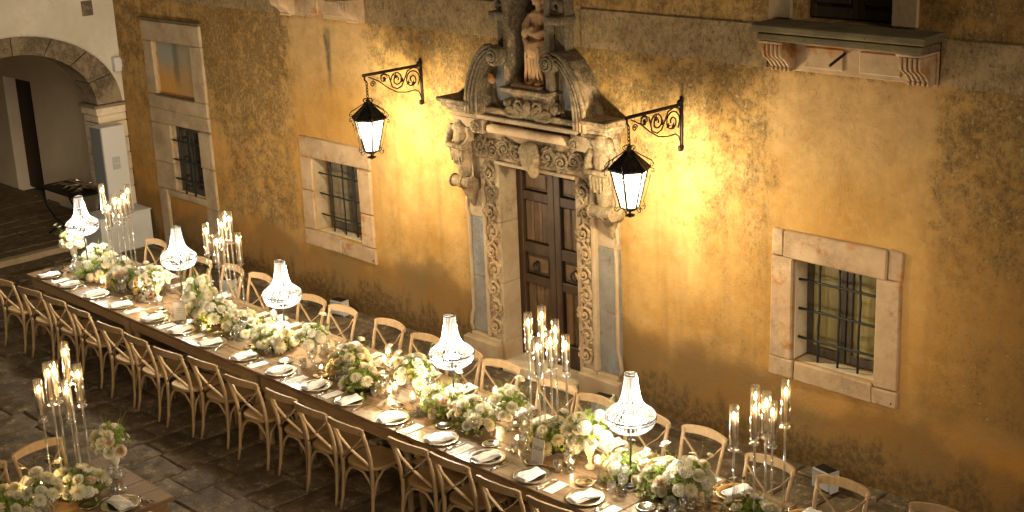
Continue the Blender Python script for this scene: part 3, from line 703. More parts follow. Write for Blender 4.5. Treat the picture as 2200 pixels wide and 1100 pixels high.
# broken pediment: two horned arcs with volutes, tympanum with sunk blue fields
MB().cbox(PX - .68, PX + .68, -.15, .0, 2.792, 2.87, .006).build('tympanum_base', MT['portal'], portal)
MB().cbox(PX - .30, PX + .30, -.13, .0, 2.872, 3.054, .006).build('tympanum_base', MT['portal'], portal)
for s in (-1, 1):
    tx = lambda u: PX + s * u
    arc = [(.83, 2.80), (.828, 2.95), (.805, 3.08), (.76, 3.21), (.69, 3.34), (.60, 3.45), (.51, 3.515), (.42, 3.53), (.33, 3.50)]
    ins = [(.36, 3.41), (.44, 3.42), (.52, 3.385), (.59, 3.29), (.64, 3.17), (.665, 3.05), (.675, 2.80)]
    pl = [(tx(u), z) for u, z in arc + ins]
    MB().prism(pl, -.27, .0, 'xz').build('pediment_arc', MT['portal'], portal)
    for off, rad, yy in ((.0, .026, -.272), (-.045, .017, -.278), (-.085, .014, -.274)):
        pts = []
        for i, (u, z) in enumerate(arc[:-1]):
            c = Vector((.42, 2.95)); d = (Vector((u, z)) - c); d.normalize()
            if z < 2.96: d = Vector((1, 0))
            pts.append((tx(u + d.x * off), yy, z + d.y * off))
        MB().tube(pts, rad, 6).build('arc_moulding', MT['portal'], portal, True)
    mb = MB().lathe([(.095, -.30), (.095, .0)], 18, M=Matrix.Translation((tx(.375), 0, 3.425)) @ Matrix.Rotation(PI / 2, 4, 'X') @ Matrix.Diagonal((1, 1, -1, 1)))
    sp = spiral(tx(.375), 3.425, .084, .018, PI / 2, s * 2.0, 26); mb.tube([(a, -.305 - .02 * i / 26, b) for i, (a, b) in enumerate(sp)], .015, 6)
    mb.ell((tx(.375), -.32, 3.425), (.023, .02, .023), 7, 5); mb.build('volute', MT['portal'], portal, angle=50)
    # sunk oval field, painted grey blue, inside a raised border with stained scrolls
    ov = [(tx(.475 + .14 * math.cos(a)), 3.10 + .25 * math.sin(a)) for a in [2 * PI * k / 24 for k in range(24)]]
    fl = [(tx(.675), 2.872), (tx(.66), 3.06), (tx(.63), 3.18), (tx(.58), 3.29), (tx(.52), 3.375), (tx(.33), 3.40), (tx(.33), 2.872)]
    fr = [(tx(.675), 2.872), (tx(.67), 3.00), (tx(.66), 3.10), (tx(.63), 3.20), (tx(.59), 3.29), (tx(.53), 3.37), (tx(.475), 3.41), (tx(.40), 3.41), (tx(.335), 3.38), (tx(.325), 3.25), (tx(.325), 3.10), (tx(.325), 2.95), (tx(.325), 2.872), (tx(.40), 2.872), (tx(.475), 2.872), (tx(.58), 2.872)]
    MB().prism(fl, -.045, -.006, 'xz').build('sunk_field', MT['paint_blue'], portal)
    bd = MB(); n = 24                                     # border: ring between the oval and the outline
    import bisect
    outl = []
    for k in range(n):
        a = 2 * PI * k / n; d = Vector((math.cos(a), math.sin(a))); best = None
        for q in range(len(fr)):
            A, B = Vector((s * (fr[q][0] - PX) - .475, fr[q][1] - 3.10)), Vector((s * (fr[(q + 1) % len(fr)][0] - PX) - .475, fr[(q + 1) % len(fr)][1] - 3.10)); e = B - A; den = d.x * e.y - d.y * e.x
            if abs(den) < 1e-9: continue
            t = (A.x * e.y - A.y * e.x) / den; uu = (A.x * d.y - A.y * d.x) / den
            if t > 0 and -1e-6 <= uu <= 1 + 1e-6 and (best is None or t > best): best = t
        best = max(best or .2, .01); outl.append((tx(.475 + d.x * best), 3.10 + d.y * best))
    yf = -.085; vs = [(a, yf, b) for a, b in ov] + [(a, yf, b) for a, b in outl] + [(a, -.04, b) for a, b in ov]
    bd.add(vs, [(k, (k + 1) % n, n + (k + 1) % n, n + k) for k in range(n)] + [(k, 2 * n + k, 2 * n + (k + 1) % n, (k + 1) % n) for k in range(n)])
    bd.build('field_border', MT['portal'] if s < 0 else MT['portal_pale'], portal)
    mb = MB(); sp = spiral(tx(.61), 3.17, .05, .012, 0, s * 1.6, 18); mb.tube([(a, -.11 - .02 * i / 18, b) for i, (a, b) in enumerate(sp)], .020, 6); mb.build('scroll', MT['orange_stone'], portal, True)
    mb = MB(); sp = spiral(tx(.33), 2.95, .055, .012, PI, -s * 1.6, 18); mb.tube([(a, -.11 - .02 * i / 18, b) for i, (a, b) in enumerate(sp)], .020, 6); mb.ell((tx(.33), -.16, 2.95), (.045, .05, .045), 7, 5); mb.build('scroll', MT['portal'], portal, True)
mb = MB()                                                 # cartouche of acanthus under the niche
for s in (-1, 1):
    sp = spiral(XC + s * .12, 2.93, .075, .015, -PI / 2, s * 1.4, 16); mb.tube([(a, -.15, b) for a, b in sp], .017, 6)
    for q in range(6): leaf(mb, (XC + s * (.05 + .03 * q), 2.84 + .022 * (q % 3)), PI / 2 - s * (.2 + .2 * q), .12, .035, -.14, curl=-s * .5, lift=.04)
    leaf(mb, (XC + s * .05, 2.86), (0 if s > 0 else PI) - s * .5, .30, .05, -.14, curl=s * .5, lift=.045)
mb.ell((XC, -.15, 2.92), (.05, .05, .07), 8, 6); mb.build('cartouche', MT['carved'], portal, True)
# the niche
NX = -9.795
mb = MB()
for s in (-1, 1):
    x0, x1 = sorted((NX + s * .255, NX + s * .325)); mb.cbox(x0, x1, -.20, .02, 3.13, 4.32, .008, .002)
niche = mb.build('niche_jamb', MT['portal'], portal)
for s in (-1, 1):
    x0, x1 = sorted((NX + s * .327, NX + s * .48)); MB().cbox(x0, x1, -.13, .0, 3.42, 4.30, .012, .003).build('niche_wing', MT['portal'], portal)
    x0, x1 = sorted((NX + s * .30, NX + s * .50))
    mb = MB(); sp = spiral(NX + s * .38, 3.95, .10, .02, PI / 2, s * 1.6, 20); mb.tube([(a, -.15, b) for a, b in sp], .028, 7); mb.cbox(x0, x1, -.22, .0, 3.78, 3.86, .01)
    mb.build('wing_scroll', MT['portal'], portal, angle=50)
mb = MB(); n = 10
for i in range(n):                                        # concave back of the niche
    a0, a1 = PI * i / n, PI * (i + 1) / n
    p0, p1 = (NX - .255 * math.cos(a0), -.06 + .22 * math.sin(a0)), (NX - .255 * math.cos(a1), -.06 + .22 * math.sin(a1))
    mb.add([(p0[0], p0[1], 3.13), (p1[0], p1[1], 3.13), (p1[0], p1[1], 4.3), (p0[0], p0[1], 4.3)], [(0, 1, 2, 3)])
mb.build('niche_back', MT['portal'], portal, True)
MB().cbox(NX - .34, NX + .34, -.27, .16, 3.085, 3.128, .008, .003).build('niche_ledge', MT['portal'], portal)
MB().cbox(NX - .30, NX + .30, -.20, .0, 3.055, 3.083, .006).build('niche_ledge_bed', MT['portal'], portal)
MB().cbox(NX - .22, NX + .17, -.22, .02, 3.130, 3.155, .006, .002).build('plinth_slab', MT['corbel'], portal)

# herm figures on consoles flanking the lintel
def herm(cx, headless, s):
    mb = MB(); y = -.17
    mb.ell((cx, y, 2.50), (.115, .085, .16), 10, 8); mb.ell((cx, y, 2.61), (.13, .075, .075), 10, 7)
    mb.tube([(cx, y, 2.46), (cx, y + .01, 2.30), (cx, y + .02, 2.08)], [.11, .095, .07], 10)
    for q in (-1, 1):
        mb.tube([(cx + q * .125, y, 2.63), (cx + q * .165, y - .03, 2.52), (cx + q * .12, y - .10, 2.43), (cx - q * .02, y - .125, 2.44)], [.045, .042, .036, .03], 8)
    if headless:
        mb.tube([(cx, y, 2.62), (cx, y, 2.70)], [.06, .045], 8)
    else:
        mb.ell((cx + .02, y - .03, 2.72), (.075, .08, .09), 10, 8); mb.ell((cx + .08, y - .02, 2.68), (.08, .06, .09), 8, 6)
        for k in range(7): a = k * .9; mb.ell((cx + .02 + .07 * math.cos(a), y - .04 + .04 * math.sin(a * 1.7), 2.70 + .06 * math.sin(a)), (.04, .04, .03), 6, 5)
    for k in range(5):
        xx = cx - .09 + .045 * k; mb.tube([(xx, y - .09, 2.38), (xx * .9 + cx * .1, y - .085, 2.26 - .03 * (k % 2))], [.02, .012], 6)
    o = remeshed(mb, 'herm_figure', MT['carved'], portal, .011, 2)
    o['label'] = 'headless weathered stone torso with crossed arms' if headless else 'eroded stone figure bust beside the lintel'
    c = MB()                                              # scroll console
    c.tube([(cx - .13, y - .02, 2.03), (cx + .13, y - .02, 2.03)], .062, 12); c.tube([(cx - .145, y - .02, 2.03), (cx - .13, y - .02, 2.03)], .075, 12); c.tube([(cx + .13, y - .02, 2.03), (cx + .145, y - .02, 2.03)], .075, 12)
    c.tube([(cx - .03, y - .02, 2.03), (cx + .03, y - .02, 2.03)], .072, 12)
    c.cbox(cx - .12, cx + .12, -.14, .0, 1.93, 2.06, .02)
    c.tube([(cx, -.10, 1.98), (cx, -.06, 1.84), (cx, -.04, 1.74)], [.10, .06, .02], 8)
    c.build('console', MT['carved'], portal, angle=50)
herm(XC - .98, True, -1); herm(XC + 1.02, False, 1)
# threshold
MB().cbox(XC - .555, XC + .555, -.14, .28, -.03, .085, .012, .004).build('threshold', MT['pier'], portal)
MB().cbox(XC - 1.15, XC - .60, -.16, -.06, -.02, .26, .012, .004).build('base_stone', MT['portal_pale'], portal)
MB().cbox(XC + .60, XC + 1.15, -.16, -.06, -.02, .26, .012, .004).build('base_stone', MT['portal_pale'], portal)

# the double door
door = MB().box(XC - .548, XC + .548, .235, .25, .087, 2.262).build('door', MT['dark_door'], facade); door['label'] = 'weathered dark brown panelled double door with iron knockers'
for s in (-1, 1):
    x0, x1 = sorted((XC + s * .004, XC + s * .546)); cx = (x0 + x1) / 2
    for a, b in ((x0, x0 + .085), (x1 - .085, x1)): MB().cbox(a, b, .17, .234, .09, 2.26, .006).build('stile', MT['door'], door)
    rails = (.09, .36, .92, 1.02, 1.26, 1.36, 1.88, 1.96, 2.18)
    for z0, z1 in ((.09, .34), (.93, 1.03), (1.27, 1.39), (1.85, 1.95), (2.19, 2.26)):
        MB().cbox(x0 + .086, x1 - .086, .175, .234, z0, z1, .006).build('rail', MT['door'], door)
    for z0, z1, split in ((.345, .925, True), (1.035, 1.265, False), (1.395, 1.845, True), (1.955, 2.185, False)):
        if split:
            for k in range(3):
                a = x0 + .092 + k * (x1 - x0 - .184) / 3; MB().cbox(a, a + (x1 - x0 - .184) / 3 - .006, .205, .234, z0, z1, .014).build('panel', MT['door_panel'], door)
        else:
            MB().cbox(x0 + .092, x1 - .092, .21, .234, z0, z1, .008).build('panel', MT['door'], door); MB().cbox(x0 + .125, x1 - .125, .195, .212, z0 + .035, z1 - .035, .016).build('panel', MT['door_panel'], door)
    k = MB().ell((cx, .18, 1.17), (.028, .022, .028), 8, 6); k.tube([(cx + .045 * math.sin(2 * PI * i / 14), .165, 1.13 + .05 * math.cos(2 * PI * i / 14)) for i in range(15)], .010, 6, False); k.build('knocker', MT['iron'], door, True)

# the statue in the niche (a thing of its own)
def statue():
    mb = MB(); z0 = 3.156; cx, cy_ = NX + .03, -.02; n = 28; rows = 22; H = .60
    vs, fs = [], []
    for i in range(rows):
        t = i / (rows - 1); z = z0 + H * t
        rx = .135 - .035 * t + .03 * math.sin(t * PI); ry = .105 - .025 * t + .02 * math.sin(t * PI); sway = .02 * math.sin(t * 2.6)
        for j in range(n):
            a = 2 * PI * j / n; fold = 1 + .10 * (1 - t * .7) * math.sin(a * 7 + t * 5.5) + .05 * math.sin(a * 13 - t * 4)
            vs.append((cx + sway + math.cos(a) * rx * fold, cy_ + math.sin(a) * ry * fold, z))
    for i in range(rows - 1):
        for j in range(n): fs.append((i * n + j, i * n + (j + 1) % n, (i + 1) * n + (j + 1) % n, (i + 1) * n + j))
    fs.append(tuple(range(n - 1, -1, -1))); fs.append(tuple((rows - 1) * n + j for j in range(n)))
    mb.add(vs, fs)
    mb.ell((cx + .01, cy_, z0 + .60), (.115, .085, .15), 12, 8)                               # chest
    mb.ell((cx + .015, cy_, z0 + .68), (.135, .075, .06), 12, 7)                              # shoulders
    mb.tube([(cx + .02, cy_ - .005, z0 + .70), (cx + .02, cy_ - .02, z0 + .77)], [.05, .042], 8)
    mb.ell((cx + .015, cy_ - .03, z0 + .84), (.055, .066, .078), 12, 10)                      # head, face turned to the door
    mb.ell((cx + .005, cy_ - .095, z0 + .832), (.011, .018, .018), 6, 5); mb.ell((cx + .008, cy_ - .075, z0 + .795), (.026, .022, .016), 8, 5); mb.ell((cx + .01, cy_ - .085, z0 + .86), (.035, .015, .012), 8, 5)
    mb.tube([(cx + .03, cy_ + .02, z0 + .90), (cx + .09, cy_ + .02, z0 + .82), (cx + .13, cy_ + .01, z0 + .66), (cx + .13, cy_ - .02, z0 + .45)], [.06, .05, .045, .03], 8)   # veil
    mb.tube([(cx - .03, cy_ + .02, z0 + .91), (cx - .055, cy_ + .03, z0 + .80)], [.05, .03], 8)
    mb.tube([(cx - .11, cy_, z0 + .67), (cx - .155, cy_ - .05, z0 + .56), (cx - .10, cy_ - .11, z0 + .52), (cx + .02, cy_ - .125, z0 + .56)], [.045, .044, .036, .026], 8)   # arm across
    mb.tube([(cx + .13, cy_, z0 + .66), (cx + .15, cy_ - .06, z0 + .54), (cx + .06, cy_ - .125, z0 + .50), (cx - .06, cy_ - .13, z0 + .53)], [.045, .042, .036, .026], 8)
    for k in range(4): mb.tube([(cx - .05 - .012 * k, cy_ - .14, z0 + .56 - .013 * k), (cx - .09, cy_ - .135, z0 + .55 - .013 * k)], .010, 5)
    mb.ell((cx - .13, cy_ - .07, z0 + .50), (.055, .05, .05), 9, 6)
    for k in range(6):                                    # gathered mantle round the hips
        mb.tube([(cx - .16 + .01 * k, cy_ - .08, z0 + .45 - .022 * k), (cx - .02, cy_ - .14, z0 + .40 - .02 * k), (cx + .14, cy_ - .07, z0 + .44 - .03 * k)], .020, 6)
    for k in range(5):
        xx = cx - .10 + .045 * k; mb.tube([(xx, cy_ - .12, z0 + .38), (xx + .015, cy_ - .125, z0 + .18), (xx - .02 + .02 * k, cy_ - .11, z0 + .01)], [.012, .02, .016], 6)
    mb.ell((cx + .08, cy_ - .13, z0 + .022), (.035, .055, .024), 8, 6); mb.ell((cx - .05, cy_ - .12, z0 + .018), (.032, .05, .02), 8, 6)
    o = remeshed(mb, 'statue', MT['statue'], None, .009, 2)
    tag(o, 'stained stone statue of a veiled robed woman standing in the niche above the portal', 'statue')
statue()

# ------------------------------------------------------------------ arcade wall on the left, with its arch and the passage behind
AX = -18.3
arcade = empty('arcade_wall', (AX, 0, 0), label='whitewashed courtyard wall with a dark stone arch next to the ochre wall', cat='wall'); arcade.location = (0, 0, 0)
AYC, AZC, AR = -1.58, 2.06, .86                           # arch axis (y), springing height, inner half width
def arch_pts(r, n=24, flat=.98): return [(AYC + r * math.cos(PI * i / n), AZC + r * flat * math.sin(PI * i / n)) for i in range(n + 1)]
inner = [(AYC + 1.14 * math.cos(PI * i / 24), AZC + .86 * math.sin(PI * i / 24)) for i in range(25)]
outer = [(AYC + 1.53 * math.cos(PI * i / 24), AZC + 1.10 * math.sin(PI * i / 24)) for i in range(25)]
mb = MB()
top = 5.6
for i in range(24):
    (ya, za), (yb, zb) = outer[i], outer[i + 1]
    mb.add([(AX, ya, za), (AX, yb, zb), (AX, yb, top), (AX, ya, top)], [(0, 1, 2, 3)])
mb.add([(AX, outer[0][0], AZC), (AX, 0, AZC), (AX, 0, top), (AX, outer[0][0], top)], [(0, 1, 2, 3)])
mb.add([(AX, -9.0, -.05), (AX, outer[24][0], -.05), (AX, outer[24][0], top), (AX, -9, top)], [(0, 1, 2, 3)])
mb.build('white_wall', MT['white_plaster'], arcade)
nv = 8
for k in range(nv):
    a0, a1 = PI * k / nv + .006, PI * (k + 1) / nv - .006; poly = []
    for q in range(4): a = a0 + (a1 - a0) * q / 3; poly.append((AYC + 1.14 * math.cos(a), AZC + .86 * math.sin(a)))
    for q in range(3, -1, -1): a = a0 + (a1 - a0) * q / 3; poly.append((AYC + 1.53 * math.cos(a), AZC + 1.10 * math.sin(a)))
    MB().prism(poly, AX - .42, AX + .03 + random.uniform(-.006, .006), 'yz').build('voussoir', MT['arch'], arcade)
for side in (0, 1):
    ya, yb = (-.45, -.005) if side == 0 else (-3.12, -2.72)
    MB().cbox(AX - .46, AX + .06, ya - .06, yb, 2.015, 2.055, .012, .004).build('impost', MT['arch'], arcade)
    MB().cbox(AX - .44, AX + .032, ya - .02, yb - .002, 1.90, 2.013, .012, .003).build('impost', MT['pier'], arcade)
    z = -.02; 
    while z < 1.88:
        h = min(random.uniform(.22, .32), 1.898 - z); h = 1.898 - z if 1.898 - z - h < .1 else h
        MB().cbox(AX - .42, AX + .02, ya, yb - .004, z + .003, z + h - .003, .012, .004).build('pier_block', MT['pier'], arcade); z += h
MB().cbox(AX - .03, AX + .004, -.49, -.31, 3.31, 3.53, .01).build('sooty_vent', MT['arch'], arcade)
MB().cbox(AX, AX + .10, -.135, -.03, 2.50, 2.70, .008).build('junction_box', MT['white_box'], arcade); MB().cbox(AX + .02, AX + .07, -.026, -.002, 2.55, 2.66, .006).build('junction_box', MT['white_box'], arcade)
# passage
passage = empty('passage', label='cream plastered passage with a dark doorway behind the arch', cat='passage')
MB().box(-27, -18.75, -9, 1.4, -.045, -.034).build('bed', MT['joint'], passage)
rr = random.Random(9); x = -24.0
while x < -18.75:
    wd = rr.uniform(.34, .5); y = -3.9 + rr.uniform(0, .3)
    while y < .12:
        ln = rr.uniform(.35, .7); y1 = min(y + ln, .13)
        if y1 - y > .1: MB().cbox(x + .006, min(x + wd, -18.74) - .006, y + .006, y1 - .006, -.04, .052 + rr.uniform(-.004, .004), .008, .003).build('floor_stone', MT['passage_floor'], passage)
        y = y1
    x += wd
MB().cbox(-18.735, -18.58, -2.64, -.46, -.04, .066, .012, .003).build('step_edge', MT['limestone_plain'], passage)
wp = MB()                                                 # side wall in line with the facade, with door recess
wp.add([(-21.62, .14, 0), (-18.72, .14, 0), (-18.72, .14, 3.2), (-21.62, .14, 3.2)], [(0, 1, 2, 3)])
wp.add([(-27, .14, 0), (-22.62, .14, 0), (-22.62, .14, 3.2), (-27, .14, 3.2)], [(0, 1, 2, 3)])
wp.add([(-22.62, .14, 1.98), (-21.62, .14, 1.98), (-21.62, .14, 3.2), (-22.62, .14, 3.2)], [(0, 1, 2, 3)])
wp.add([(-22.62, .14, 0), (-22.62, .44, 0), (-22.62, .44, 1.98), (-22.62, .14, 1.98)], [(0, 1, 2, 3)])
wp.add([(-21.62, .14, 0), (-21.62, .44, 0), (-21.62, .44, 1.98), (-21.62, .14, 1.98)], [(0, 1, 2, 3)])
wp.add([(-22.62, .14, 1.98), (-21.62, .14, 1.98), (-21.62, .44, 1.98), (-22.62, .44, 1.98)], [(0, 1, 2, 3)])
wp.build('side_wall', MT['cream_plaster'], passage)
MB().box(-25.2, -25.1, -9, 1.4, 0, 3.3).build('end_wall', MT['cream_plaster'], passage)
MB().box(-27, -18.73, -9, 1.4, 3.25, 3.35).build('vault', MT['cream_plaster'], passage)
pdr = MB().cbox(-22.61, -22.10, .34, .40, .055, 1.97, .01).build('door', MT['dark_door'], passage); MB().cbox(-22.09, -21.63, .36, .42, .055, 1.97, .01).build('door_leaf', MT['cream_plaster'], pdr)

# ------------------------------------------------------------------ wall lanterns
def lantern(x, tip, ztop, label, turn=0.12):
    L = empty('wall_lantern', (x, 0, ztop), label=label, cat='lantern', group='wrought iron lanterns either side of the portal')
    I = MT['iron']; yt = -tip
    b = MB(); b.cbox(-.016, .016, -.022, -.004, -.42, .08, .004); b.cbox(-.010, .010, yt - .03, -.012, -.008, .022, .003)
    b.ell((0, -.03, .03), (.028, .035, .028), 7, 5)
    for q in range(3): b.ell((0, -.03, -.41 + .012 * q), (.022, .03, .018), 6, 4)
    sp = [(yt + .05, -.02), (yt + .18, -.08), (yt + .30, -.17), (yt + .42, -.235), (yt + .55, -.255), (-.10, -.25), (-.05, -.28), (-.02, -.36)]
    b.tube([(0, a, c) for a, c in sp], .0065, 5)
    def sv(cy_, cz, r, a0, turns, w=.0075, n=22):
        b.tube([(0, a, c) for a, c in spiral(cy_, cz, r, r * .18, a0, turns, n)], w, 5)
    # running scroll of three sizes with leaves
    b.tube([(0, a, c) for a, c in [(-.06, -.20), (-.02, -.10), (-.05, -.02), (-.12, -.005), (-.20, -.03), (-.24, -.10), (-.29, -.18), (-.35, -.20), (-.42, -.17), (-.44, -.10), (-.46, -.04), (-.52, -.01), (-.57, -.03)]], .0075, 5)
    sv(-.14, -.13, .105, 0, 1.6); sv(-.35, -.10, .085, PI, -1.6); sv(-.53, -.065, .05, 0, 1.5, .006); sv(yt + .10, -.10, .035, 0, 1.5, .006)
    for cy_, cz in ((-.20, -.16), (-.28, -.12), (-.37, -.06), (-.52, -.07), (-.13, -.17)):
        for k in range(5):
            a = k * 1.257; b.tube([(0, cy_, cz), (.004, cy_ + .032 * math.cos(a), cz + .032 * math.sin(a))], [.011, .003], 5)
    b.build('bracket', I, L, True)
    z = -.02; yc = yt + .02
    ch = MB(); 
    ch.tube([(0, yt, .0), (0, yt - .005, -.04), (0, yc, -.07)], .010, 6)
    for k in range(6):
        zz = -.085 - k * .033; pts = []
        for i in range(11):
            a = 2 * PI * i / 10; u, vv = .012 * math.cos(a), .022 * math.sin(a); pts.append((u if k % 2 else 0, yc + (0 if k % 2 else u), zz + vv))
        ch.tube(pts, .0048, 5, False)
    ch.build('chain', I, L, True)
    zr, ze, zb = -.29, -.455, -.80                         # roof apex, eave, body bottom
    n = 6; rot = PI / 6 + turn
    ring = lambda r, zz: [(r * math.cos(rot + 2 * PI * k / n), yc + r * math.sin(rot + 2 * PI * k / n), zz) for k in range(n)]
    rf = MB(); a, c, e = ring(.195, ze), ring(.195, ze + .012), ring(.028, zr)
    rf.add(a + c + e, [(k, (k + 1) % n, n + (k + 1) % n, n + k) for k in range(n)] + [(n + k, n + (k + 1) % n, 2 * n + (k + 1) % n, 2 * n + k) for k in range(n)] + [tuple(range(n - 1, -1, -1)), tuple(range(2 * n, 3 * n))])
    for k in range(n): rf.tube([c[k], e[k]], .006, 5)
    rf.build('roof', I, L)
    cr = MB().lathe([(.030, -.31), (.036, -.29), (.022, -.275), (.028, -.26), (.01, -.245)], 8, c=(0, yc, 0))
    for k in range(n):
        t = rot + 2 * PI * k / n; q = [(.028 + .028 * math.cos(v), -.262 + .022 * math.sin(v)) for v in [i * .5 - 2.2 for i in range(11)]]
        cr.tube([(r_ * math.cos(t), yc + r_ * math.sin(t), zz) for r_, zz in q], .0045, 5)
    cr.build('crown', I, L, True)
    top, bot = ring(.168, ze - .004), ring(.082, zb)
    fr = MB()
    for k in range(n):
        fr.tube([top[k], bot[k]], .0095, 5); fr.tube([top[k], top[(k + 1) % n]], .0095, 5); fr.tube([bot[k], bot[(k + 1) % n]], .0095, 5)
    fr.lathe([(.082, zb - .004), (.05, zb - .03), (.012, zb - .04), (.012, zb - .06), (.040, zb - .065), (.030, zb - .085), (.0, zb - .10)], 6, c=(0, yc, 0))
    for q in range(6): fr.ell((.036 * math.cos(q * 1.05), yc + .036 * math.sin(q * 1.05), zb - .075), (.014, .014, .010), 5, 4)
    fr.build('frame', I, L, True)
    for k in range(n):
        sc_ = MB(); t = rot + 2 * PI * k / n; P = lambda r_, zz: (r_ * math.cos(t), yc + r_ * math.sin(t), zz)
        sc_.tube([P(.03, zr + .005), P(.12, ze + .115), P(.20, ze + .07), P(.222, ze + .035), P(.205, ze + .012), P(.188, ze + .025), P(.198, ze + .042)], .0052, 5)
        sc_.tube([P(.195, ze), P(.222, ze - .012), P(.222, ze - .038), P(.204, ze - .04), P(.20, ze - .024)], .0052, 5)
        sc_.tube([P(.19, ze - .06), P(.175, ze - .13), P(.14, ze - .25), P(.125, ze - .30), P(.135, zb + .02), P(.122, zb - .005), P(.105, zb + .01)], .0038, 4)
        sc_.tube([P(.09, zb - .01), P(.115, zb - .03), P(.135, zb - .02), P(.14, zb + .005), P(.125, zb + .01)], .0052, 5)
        sc_.build('scroll', I, L, True)
        g = MB(); u0, u1, v1, v0 = (Vector(p) for p in (top[k], top[(k + 1) % n], bot[(k + 1) % n], bot[k])); cc = Vector((0, yc, 0))
        def ins(p): return Vector((p.x * .97, yc + (p.y - yc) * .97, p.z))
        g.add([ins(u0), ins(u1), ins(v1), ins(v0)], [(0, 1, 2, 3)])
        g.build('pane', MT['lantern_glass'], L)
    ld = bpy.data.lights.new('lantern_light', 'POINT'); ld.energy = LANTERN_W; ld.color = (1, .80, .48); ld.shadow_soft_size = .05
    lo = link('lantern_light', ld, L); lo.location = (0, yc, ze - .15)
    return L
lantern(-11.63, .78, 3.165, 'lit wrought iron lantern on a scrolled bracket above the plain stone framed window', .02)
lantern(-8.00, .75, 3.135, 'lit wrought iron lantern on a scrolled bracket right beside the eroded bust of the portal', .42)

# ------------------------------------------------------------------ tables
def table(name, x0, x1, y0, y1, label, mat='table', along='x', group=None):
    T = empty(name, ((x0 + x1) / 2, (y0 + y1) / 2, 0), label=label, cat='table', group=group)
    lx, ly = (x1 - x0) / 2, (y1 - y0) / 2; n = 5
    for k in range(n):
        if along == 'x':
            a = -ly + 2 * ly * k / n; o = MB().cbox(-lx + .003, lx - .003, a + .0012, a + 2 * ly / n - .0012, .725, .76, .004).build('plank', MT[mat], T)
        else:
            a = -lx + 2 * lx * k / n; o = MB().cbox(a + .0012, a + 2 * lx / n - .0012, -ly + .003, ly - .003, .725, .76, .004).build('plank', MT[mat], T)
    i = .04
    for a in ((-lx + i, lx - i, -ly + i, -ly + i + .03), (-lx + i, lx - i, ly - i - .03, ly - i), (-lx + i, -lx + i + .03, -ly + i + .03, ly - i - .03), (lx - i - .03, lx - i, -ly + i + .03, ly - i - .03)):
        MB().cbox(*a, .605, .724, .004).build('apron', MT['apron' if mat == 'table' else mat], T)
    for sx in (-1, 1):
        for sy in (-1, 1):
            lg = MB(); cx, cyy = sx * (lx - .085), sy * (ly - .085)
            lg.cbox(cx - .04, cx + .04, cyy - .04, cyy + .04, .56, .723, .004)
            lg.lathe([(.030, .0), (.034, .03), (.024, .07), (.030, .12), (.037, .30), (.040, .40), (.030, .45), (.026, .47), (.036, .485), (.036, .50), (.027, .515), (.038, .54), (.038, .562)], 10, c=(cx, cyy, 0))
            lg.build('leg', MT['table_leg'], T, angle=40)
    return T
joints = [-15.53, -13.21, -10.77, -8.52, -6.27, -3.95]
tl = ['first length of the long banquet table, next to the passage arch', 'banquet table length under the second beaded lamp from the arch',
      'banquet table length in front of the barred window beside the carved door', 'banquet table length in front of the carved portal, with the year sign', 'banquet table length in front of the curtained window']
for k in range(5): table('banquet_table', joints[k], joints[k + 1], -3.02, -1.90, tl[k], group='lengths of the long banquet table')
T2 = table('banquet_table', -10.11, -9.0, -7.33, -4.93, 'darker brown table standing crosswise in the open courtyard', 'table2', 'y')

